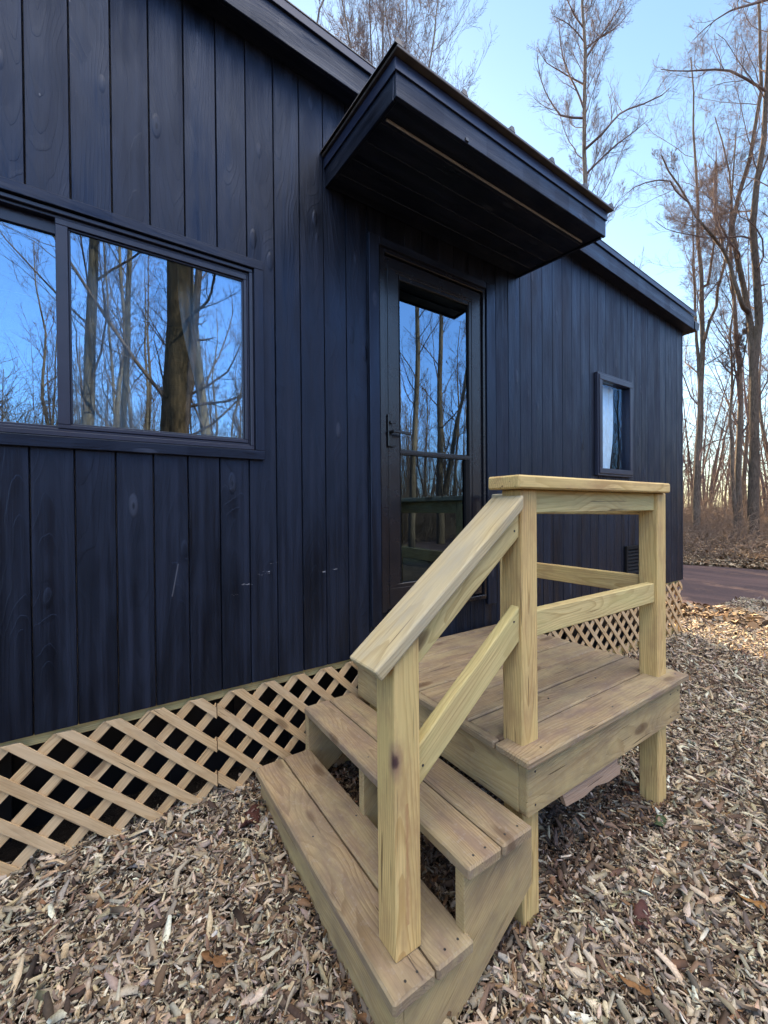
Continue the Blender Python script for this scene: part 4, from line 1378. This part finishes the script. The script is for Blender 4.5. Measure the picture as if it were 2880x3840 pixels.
# -- slender tree between the two
g_ = np.random.default_rng(35)
D = 14.5
C1 = base_fix(traced([(2758, 1960), (2748, 1800), (2742, 1650), (2741, 1500), s2r(1215, 2100), s2r(1230, 1900), s2r(1200, 1700), s2r(1170, 1630), s2r(1225, 1500), s2r(1235, 1300), s2r(1250, 1100), s2r(1280, 700)], D, g_, 0.3))
C2 = traced([(2741, 1520), s2r(1240, 2000), s2r(1310, 1880), s2r(1340, 1750), s2r(1370, 1500)], D, g_, 0.3)
C2[0] = C1[3]
tmC = tree_meshes([(C1, 0.075, 0.015), (C2, 0.038, 0.012)], g_, (15, 11, 9, 5), (0.85, 0.7, 0.65), (0.24, 0.40, 0.46), t_first=0.3, wander=0.16,
                  limbs=[(traced([(2905, 1560), (2850, 1580), (2805, 1595), (2745, 1620), (2690, 1650), (2650, 1690), (2625, 1730)], D-2.0, g_, 0.2), 0.022, 0.018)])
add_tree('bare_tree', tuple(C1[0]+np.array([0, 0, 0.1])), tmC, 'slender kinked bare tree between the pale clump and the thick forked tree')

# -- tall straight tree over the canopy
g_ = np.random.default_rng(41)
D = 13.0
q0 = at(2195, 715, D)
Dst = [(2195, 715), (2190, 560), (2189, 430), (2189, 300), (2188, 150), (2187, 20), (2185, -180), (2184, -380)]
D1 = traced(Dst, D, g_, 0.15)
bz = ground_at(D1[0])
D1 = np.concatenate([[[D1[0][0]+0.05, D1[0][1]+0.1, bz-0.1], [D1[0][0]+0.02, D1[0][1]+0.05, 3.0]], D1])
tb = lambda L_: [sbranch(x_, y_) for (x_, y_) in L_]
limbsD = [(traced(tb([(505, 960), (600, 880), (660, 800), (730, 720), (800, 685), (900, 655), (1000, 600), (1030, 560)]), D, g_, 0.6), 0.040, 0.010),
          (traced(tb([(510, 1130), (600, 1030), (700, 930), (800, 850), (900, 760)]), D, g_, 0.6), 0.034, 0.008),
          (traced(tb([(480, 740), (400, 738), (340, 738), (270, 640), (215, 520), (195, 400), (190, 300)]), D, g_, 0.6), 0.034, 0.008),
          (traced(tb([(480, 700), (440, 580), (390, 480), (345, 350), (330, 200), (335, 100)]), D, g_, 0.6), 0.032, 0.008),
          (traced(tb([(480, 520), (400, 480), (310, 430), (240, 390), (190, 290)]), D, g_, 0.5), 0.028, 0.006),
          (traced(tb([(500, 360), (560, 270), (640, 160), (720, 40), (760, -60)]), D, g_, 0.5), 0.035, 0.010),
          (traced(tb([(505, 350), (560, 280), (640, 230), (710, 170), (790, 60)]), D, g_, 0.5), 0.030, 0.008),
          (traced(tb([(475, 180), (420, 100), (380, 0), (350, -80)]), D, g_, 0.5), 0.030, 0.008),
          (traced(tb([(475, 270), (430, 200), (370, 140), (290, 100)]), D, g_, 0.5), 0.022, 0.006)]
tmD = tree_meshes([(D1, 0.125, 0.028)], g_, (30, 13, 8, 5), (0.8, 0.6, 0.6), (0.13, 0.34, 0.48), t_first=0.40, up=0.14, wander=0.10, limbs=limbsD, limb_r=0.26)
add_tree('bare_tree', (float(D1[0][0]), float(D1[0][1]), bz), tmD, 'tall straight bare tree rising above the door canopy')

# -- thin stems over the roof, left of the canopy
def slim(px, D_, seed, label, r0=0.09, dens=(22, 9, 7, 4), lim=()):
    g2 = np.random.default_rng(seed)
    q = traced(px, D_, g2, 0.3)
    b0 = ground_at(q[0])
    q = np.concatenate([[[q[0][0]+0.1, q[0][1], b0-0.1], [q[0][0]+0.05, q[0][1]+0.05, 4.0]], q])
    tm_ = tree_meshes([(q, r0*1.5, 0.012)], g2, dens, (0.55, 0.6, 0.6), (0.20, 0.38, 0.42), t_first=0.5, up=0.14, wander=0.10)
    return add_tree('bare_tree', (float(q[0][0]), float(q[0][1]), b0), tm_, label)
rr7 = lambda x, y: (1100+x/2.37, y/2.37)
slim([rr7(165, 190), rr7(215, 90), rr7(262, 0), rr7(360, -200)], 7.5, 51, 'dark leaning bare stem above the roof edge at the top of the photo', 0.05, (6, 4, 3))
slim([rr7(530, 470), rr7(480, 260), rr7(440, 60), rr7(410, -100), rr7(390, -260)], 10.0, 52, 'pale slim bare tree above the roof, left of the canopy peak', 0.06)
slim([rr7(700, 590), rr7(705, 280), rr7(680, 80), rr7(670, -100), rr7(672, -300)], 11.0, 53, 'forked dark slim tree above the roof, beside the canopy peak', 0.06)
slim([rr7(790, 680), rr7(798, 300), rr7(790, 0), rr7(788, -260)], 10.5, 54, 'straight slim tree directly left of the canopy peak', 0.06)
slim([rr7(905, 520), rr7(865, 300), rr7(820, 60), rr7(790, -200)], 12.0, 55, 'slim tree leaning left over the canopy peak', 0.055)
slim([rr7(985, 500), rr7(1003, 200), rr7(1000, 0), rr7(998, -260)], 12.0, 56, 'thin upright tree directly above the canopy peak', 0.045)
slim([rr7(1175, 680), rr7(1230, 440), rr7(1260, 220), rr7(1290, 20), rr7(1320, -260)], 11.0, 57, 'slim tree leaning right above the canopy roof ribs', 0.06)

# -- trees behind the viewer that the windows mirror
g_ = np.random.default_rng(61)
F0 = np.array([-0.21, -5.95, 0.0])
stem = np.array([F0+[0, 0, -0.1], F0+[0.02, 0, 2], F0+[0.08, -0.05, 5], F0+[0.2, -0.1, 9], F0+[0.2, -0.3, 16]])
lb = [(np.array([F0+[-0.1, 0, 3.2], F0+[-0.7, 0.1, 4.0], F0+[-1.5, 0.3, 5.3], F0+[-2.1, 0.2, 6.6]]), 0.034, 0.012),
      (np.array([F0+[0.2, 0.1, 2.6], F0+[0.7, 0.3, 3.0], F0+[1.4, 0.5, 3.9]]), 0.026, 0.010),
      (np.array([F0+[0.24, 0.2, 1.9], F0+[0.34, 0.22, 3.0], F0+[0.42, 0.2, 4.6], F0+[0.5, 0.3, 7]]), 0.085, 0.05),
      (np.array([F0+[0.2, 0.1, 2.3], F0+[0.8, 0.4, 2.2], F0+[1.3, 0.6, 2.5]]), 0.02, 0.008)]
tmF = tree_meshes([(stem, 0.27, 0.13)], g_, (18, 7, 6, 3), (1.0, 0.75, 0.65), (0.14, 0.42, 0.42), t_first=0.2, limbs=lb, limb_r=0.16)
add_tree('bare_tree', tuple(F0), tmF, 'thick dark trunk with broken bark mirrored in the wide window', bark=M_BARKD)
for i, (bx, by, r0, lean_, lab) in enumerate([(-1.55, -7.4, 0.13, 0.25, 'grey trunk mirrored behind the left curtain of the wide window'),
                                        (-0.95, -10.5, 0.10, 0.3, 'pale slim trunk mirrored between curtain and thick trunk in the wide window'),
                                        (0.95, -8.6, 0.15, -0.4, 'leaning trunk mirrored at the right end of the wide window'),
                                        (7.3, -8.9, 0.13, 0.2, 'slim tree mirrored at the left of the door glass'),
                                        (10.4, -10.9, 0.19, -0.1, 'tall forked tree mirrored in the middle of the door glass')]):
    g2 = np.random.default_rng(70+i)
    b = np.array([bx, by, ground_at((bx, by))])
    st = [(np.array([b+[0, 0, -0.1], b+[lean_*0.2, 0, 2.5], b+[lean_, 0.1, 6], b+[lean_*1.2, 0.2, 10], b+[lean_*1.6, 0.2, 15]]), r0, 0.03)]
    if i == 4:
        st.append((np.array([b+[0.05, 0, 1.5], b+[0.5, 0.1, 3.5], b+[0.7, 0.2, 5.0], b+[1.4, 0.2, 7.5], b+[2.0, 0.1, 11]]), 0.12, 0.03))
    tm_ = tree_meshes(st, g2, (16, 7, 6, 3), (0.8, 0.7, 0.65), (0.2, 0.42, 0.42), t_first=0.2, limb_r=0.24)
    add_tree('bare_tree', tuple(b), tm_, lab)

# -- woods: a few kinds, copied
def copy_tree(o):
    c = o.copy(); col.objects.link(c)
    for ch in list(o.children):
        d = ch.copy(); col.objects.link(d); d.parent = c
    return c

protos = []
for i in range(5):
    g2 = np.random.default_rng(90+i)
    h = 13+2.0*i
    lx, ly = g2.normal(size=2)*0.6
    wob_ = g2.normal(size=(7, 3))*np.array([0.22, 0.22, 0.1]); wob_[0] = 0
    st = [(np.stack([lx*np.linspace(0, 1, 7)**1.5, ly*np.linspace(0, 1, 7)**1.5, np.linspace(-0.3, h, 7)], -1)+wob_, 0.13+0.015*i, 0.02)]
    if i % 2:
        st.append((np.array([[0.06*lx, 0.05*ly, h*0.2], [-0.5*ly, 0.5*lx, h*0.45], [-1.1*ly, 1.1*lx, h*0.9]]), 0.08, 0.02))
    tm_ = tree_meshes(st, g2, (18, 8, 6, 3), (0.7, 0.65, 0.6), (0.20, 0.38, 0.42), t_first=0.2, up=0.12, minr=0.006)
    protos.append(tm_)
g2 = np.random.default_rng(123)
spots = []
tries = 0
def ok(x, y):
    s_ = (x-ROAD_C0[0])*ROAD_N[0]+(y-ROAD_C0[1])*ROAD_N[1]
    if abs(s_) < 4.2: return False
    if -8 < x < 7.0 and -9 < y < 6.0: return False
    if y > -13 and y < 8 and x < 9: return False
    if -9 < x < 5.5 and -23 < y < 0: return False
    if y > 5 and abs(x-(4.8+0.404*(y+0.3))) < 2.2: return False
    azm = math.degrees(math.atan2(x-CAM[0], y-CAM[1]))
    if 50 < azm < 74 and math.hypot(x, y) < 42: return False
    return all((x-a)**2+(y-b)**2 > 2.2 for a, b in spots)
while len(spots) < 170 and tries < 9000:
    tries += 1
    zone = g2.random()
    if zone < 0.42:      # across the road
        s_ = 6.0+g2.random()**1.2*38; t_ = g2.uniform(-22, 16)
        q = ROAD_C0+ROAD_N*s_+ROAD_D*t_
    elif zone < 0.62:    # behind the cabin
        q = np.array([g2.uniform(-6, 30), g2.uniform(11, 40)])
    else:                # beyond the viewer, mirrored by the glass
        q = np.array([g2.uniform(-18, 34), g2.uniform(-48, -13)])
    if ok(*q):
        spots.append((float(q[0]), float(q[1])))
woods = []
for i, (x, y) in enumerate(spots):
    kd = i % 5
    where = 'w' if y < -12 else ('b' if (y > 10.5 and x < 14) else 'r')
    lab = {'w': 'bare tree of the woods mirrored in the cabin glass', 'b': 'bare tree standing in the woods behind the cabin roof', 'r': 'bare tree of the distant woods across the road'}[where]
    grp = {'w': 'trees mirrored in the windows', 'b': 'trees behind the cabin', 'r': 'trees across the road'}[where]
    if i < 5:
        e = add_tree('bare_tree', (0, 0, 0), protos[kd], lab, grp)
        woods.append(e)
    else:
        e = copy_tree(woods[kd])
    tag(e, lab, 'tree', grp)
    e.location = (x, y, ground_at((x, y)))
    e.rotation_euler = (0, 0, g2.uniform(0, 6.28))
    s_ = g2.uniform(0.7, 1.15)
    e.scale = (s_, s_, s_*g2.uniform(0.9, 1.15))

# -- undergrowth: tangled dry brush
def brush(name, pts_fn, N, hmin, hmax, seed, rad, label, lift=0.5):
    g3 = np.random.default_rng(seed)
    P0 = pts_fn(g3, N)
    h = g3.uniform(hmin, hmax, N)*np.where(g3.random(N) < 0.15, 1.6, 1.0)
    d = g3.normal(size=(N, 3)); d[:, 2] = np.abs(d[:, 2])*0.8+lift
    d /= np.linalg.norm(d, axis=1, keepdims=True)
    pts = [P0]
    n = 6
    for k in range(n-1):
        d = d+g3.normal(size=(N, 3))*0.33+np.array([0, 0, -0.07*k])
        d /= np.linalg.norm(d, axis=1, keepdims=True)
        pts.append(pts[-1]+d*(h/(n-1))[:, None])
    pl = np.stack(pts, 1)
    rr_ = (rad*g3.uniform(0.5, 1.4, N))[:, None]*np.linspace(1, 0.35, n)[None]
    V1 = tubes(pl, rr_, 3)
    cp, crr = grow(pl, rr_, 4, 0.2, 0.95, 0.8, 0.45, 0.7, 4, 0.02, 0.25, g3)
    V2 = tubes(cp, crr, 3)
    V, F = join([V1, V2])
    o_ = obj_np(name, mesh_np(name, V, F, M_BRUSH, True))
    return tag(o_, label, 'brush', kind='stuff')

def far_side(g3, N):
    s_ = 3.6+g3.random(N)**1.3*16; t_ = g3.uniform(-16, 14, N)
    q = ROAD_C0[None]+ROAD_N[None]*s_[:, None]+ROAD_D[None]*t_[:, None]
    return np.stack([q[:, 0], q[:, 1], ground_z(q[:, 0], q[:, 1])-0.03], -1)
brush('brush', far_side, 12000, 0.4, 1.3, 5, 0.009, 'tangled brown dry brush along the far side of the road')
def far_side2(g3, N):
    s_ = 8+g3.random(N)*22; t_ = g3.uniform(-22, 18, N)
    q = ROAD_C0[None]+ROAD_N[None]*s_[:, None]+ROAD_D[None]*t_[:, None]
    return np.stack([q[:, 0], q[:, 1], ground_z(q[:, 0], q[:, 1])-0.03], -1)
brush('undergrowth', far_side2, 8000, 1.2, 3.4, 6, 0.009, 'thin grey saplings and vines between the far trunks')
def mirror_side(g3, N):
    nearb = g3.random(N) < 0.65
    x = np.where(nearb, g3.uniform(-7, -1.7, N), g3.uniform(-14, 14, N)); y = np.where(nearb, g3.uniform(-14, -9.0, N), g3.uniform(-18, -12, N))
    return np.stack([x, y, ground_z(x, y)-0.03], -1)
brush('undergrowth', mirror_side, 15000, 1.8, 4.3, 7, 0.008, 'dense reddish thicket mirrored in the left window pane', 2.4)

# -- far woods that read as one mass
def far_woods(name, pts_fn, N, seed, label, hmin=6, hmax=13):
    g3 = np.random.default_rng(seed)
    P0 = pts_fn(g3, N)
    n = 6
    h = g3.uniform(hmin, hmax, N)
    d = g3.normal(size=(N, 3))*0.06; d[:, 2] = 1
    pts = [P0]
    for k in range(n-1):
        d = d+g3.normal(size=(N, 3))*0.08; d[:, 2] = 1
        pts.append(pts[-1]+d*(h/(n-1))[:, None])
    pl = np.stack(pts, 1); rr_ = (g3.uniform(0.03, 0.13, N))[:, None]*np.linspace(1, 0.15, n)[None]
    V1 = tubes(pl, rr_, 5)
    cp, cr_ = grow(pl, rr_, 12, 0.12, 0.97, 0.8, 0.26, 0.4, 5, 0.06, 0.16, g3)
    V2 = tubes(cp, np.maximum(cr_, 0.009), 3)
    ep, er_ = grow(cp, cr_, 5, 0.2, 0.97, 0.7, 0.45, 0.6, 4, 0.05, 0.2, g3)
    V3 = tubes(ep, np.maximum(er_, 0.006), 3)
    V, F = join([V1, V2, V3])
    return tag(obj_np(name, mesh_np(name, V, F, M_TWIG, True)), label, 'woods', kind='stuff')
def fw1(g3, N):
    s_ = 16+g3.random(N)*50; t_ = g3.uniform(-60, 45, N)
    q = ROAD_C0[None]+ROAD_N[None]*s_[:, None]+ROAD_D[None]*t_[:, None]
    return np.stack([q[:, 0], q[:, 1], ground_z(q[:, 0], q[:, 1])-0.05], -1)
far_woods('far_woods', fw1, 900, 301, 'mass of thin far trunks and twigs across the road')
def fw2(g3, N):
    x = g3.uniform(-40, 45, N); y = g3.uniform(-70, -22, N)
    return np.stack([x, y, ground_z(x, y)-0.05], -1)
far_woods('far_woods', fw2, 700, 302, 'mass of far trunks mirrored low in the door glass')

# -- leaf litter on the road shoulders
def litter():
    g3 = np.random.default_rng(77)
    N = 60000
    s_ = np.where(g3.random(N) < 0.72, 2.7+g3.random(N)**1.4*5.0, -2.7-g3.random(N)*1.6); t_ = g3.uniform(-9, 9, N)
    q = ROAD_C0[None]+ROAD_N[None]*s_[:, None]+ROAD_D[None]*t_[:, None]
    q = q[q[:, 0] > 5.2]; n = len(q)
    L = g3.uniform(0.05, 0.13, n); W = L*g3.uniform(0.35, 0.75, n)
    yaw = g3.uniform(0, 6.28, n); pit = g3.normal(0, 0.5, n); rol = g3.normal(0, 0.5, n)
    al = np.stack([np.cos(yaw)*np.cos(pit), np.sin(yaw)*np.cos(pit), np.sin(pit)], -1)
    aw = np.stack([-np.sin(yaw)*np.cos(rol), np.cos(yaw)*np.cos(rol), np.sin(rol)], -1)
    an = np.cross(al, aw)
    c = np.stack([q[:, 0], q[:, 1], ground_z(q[:, 0], q[:, 1])+0.015+g3.random(n)*0.05], -1)
    V = np.stack([c-al*L[:, None]*.5, c-aw*W[:, None]*.5+an*L[:, None]*.15, c+al*L[:, None]*.5, c+aw*W[:, None]*.5+an*L[:, None]*.15], 1)
    F = (np.arange(n)*4)[:, None]+np.arange(4)[None]
    pal = np.array([[0.30, 0.20, 0.12], [0.40, 0.29, 0.18], [0.20, 0.125, 0.08], [0.47, 0.37, 0.26], [0.12, 0.08, 0.055], [0.30, 0.25, 0.19]])
    C = pal[g3.integers(0, len(pal), n)]*g3.uniform(0.7, 1.15, n)[:, None]
    return mesh_np('leaf_litter', V.reshape(-1, 3), F, M_CHIP, False, np.repeat(C[:, None], 4, 1).reshape(-1, 3))
tag(obj_np('leaf_litter', litter()), 'dry brown leaves heaped along both road shoulders', 'leaf litter', kind='stuff')

# -- unseen evergreens added behind the cabin to shade the gravel road
def evergreen(x, y, h, r, seed, label):
    g3 = np.random.default_rng(seed)
    z0 = ground_at((x, y))
    e = empty('shade_evergreen', (x, y, z0), label, 'evergreen', 'unseen evergreens added to shade the road')
    p = np.array([[[0, 0, -0.1], [0.03, 0.02, h*0.5], [0.0, 0.0, h]]]); V, F = tubes(p, np.array([[0.09, 0.06, 0.01]]), 8)
    obj_np('trunk', mesh_np('trunk', V, F, M_BARK, True), e)
    N = 26000
    t = g3.random(N)**0.8; a = g3.uniform(0, 6.28, N)
    rad = r*(1-t*0.93)*np.sqrt(g3.random(N))*(0.8+0.25*np.sin(a*5+t*30))
    c = np.stack([rad*np.cos(a), rad*np.sin(a), 0.12*h+t*h*0.9-0.25*rad], -1)
    d = np.stack([np.cos(a), np.sin(a), -0.3+0*a], -1)+g3.normal(size=(N, 3))*0.45; d /= np.linalg.norm(d, axis=1, keepdims=True)
    w_ = np.cross(d, g3.normal(size=(N, 3))); w_ /= np.linalg.norm(w_, axis=1, keepdims=True)
    L = g3.uniform(0.05, 0.13, N)[:, None]
    V = np.stack([c, c+d*L*.5+w_*L*.16, c+d*L, c+d*L*.5-w_*L*.16], 1).reshape(-1, 3)
    F = (np.arange(N)*4)[:, None]+np.arange(4)[None]
    obj_np('crown', mesh_np('crown', V, F, M_EVER), e)
M_EVER = plain('evergreen_needles', (0.035, 0.060, 0.028), 0.7, 0.3, 0, 0.4, 6.0)
for i, (x_, y_, h_) in enumerate([(9.1, 5.3, 5.0), (11.3, 5.9, 5.2), (13.8, 6.7, 4.9), (16.5, 7.8, 5.4)]):
    evergreen(x_, y_, h_, 1.45, 400+i, 'unseen evergreen added behind the cabin to shade the road')
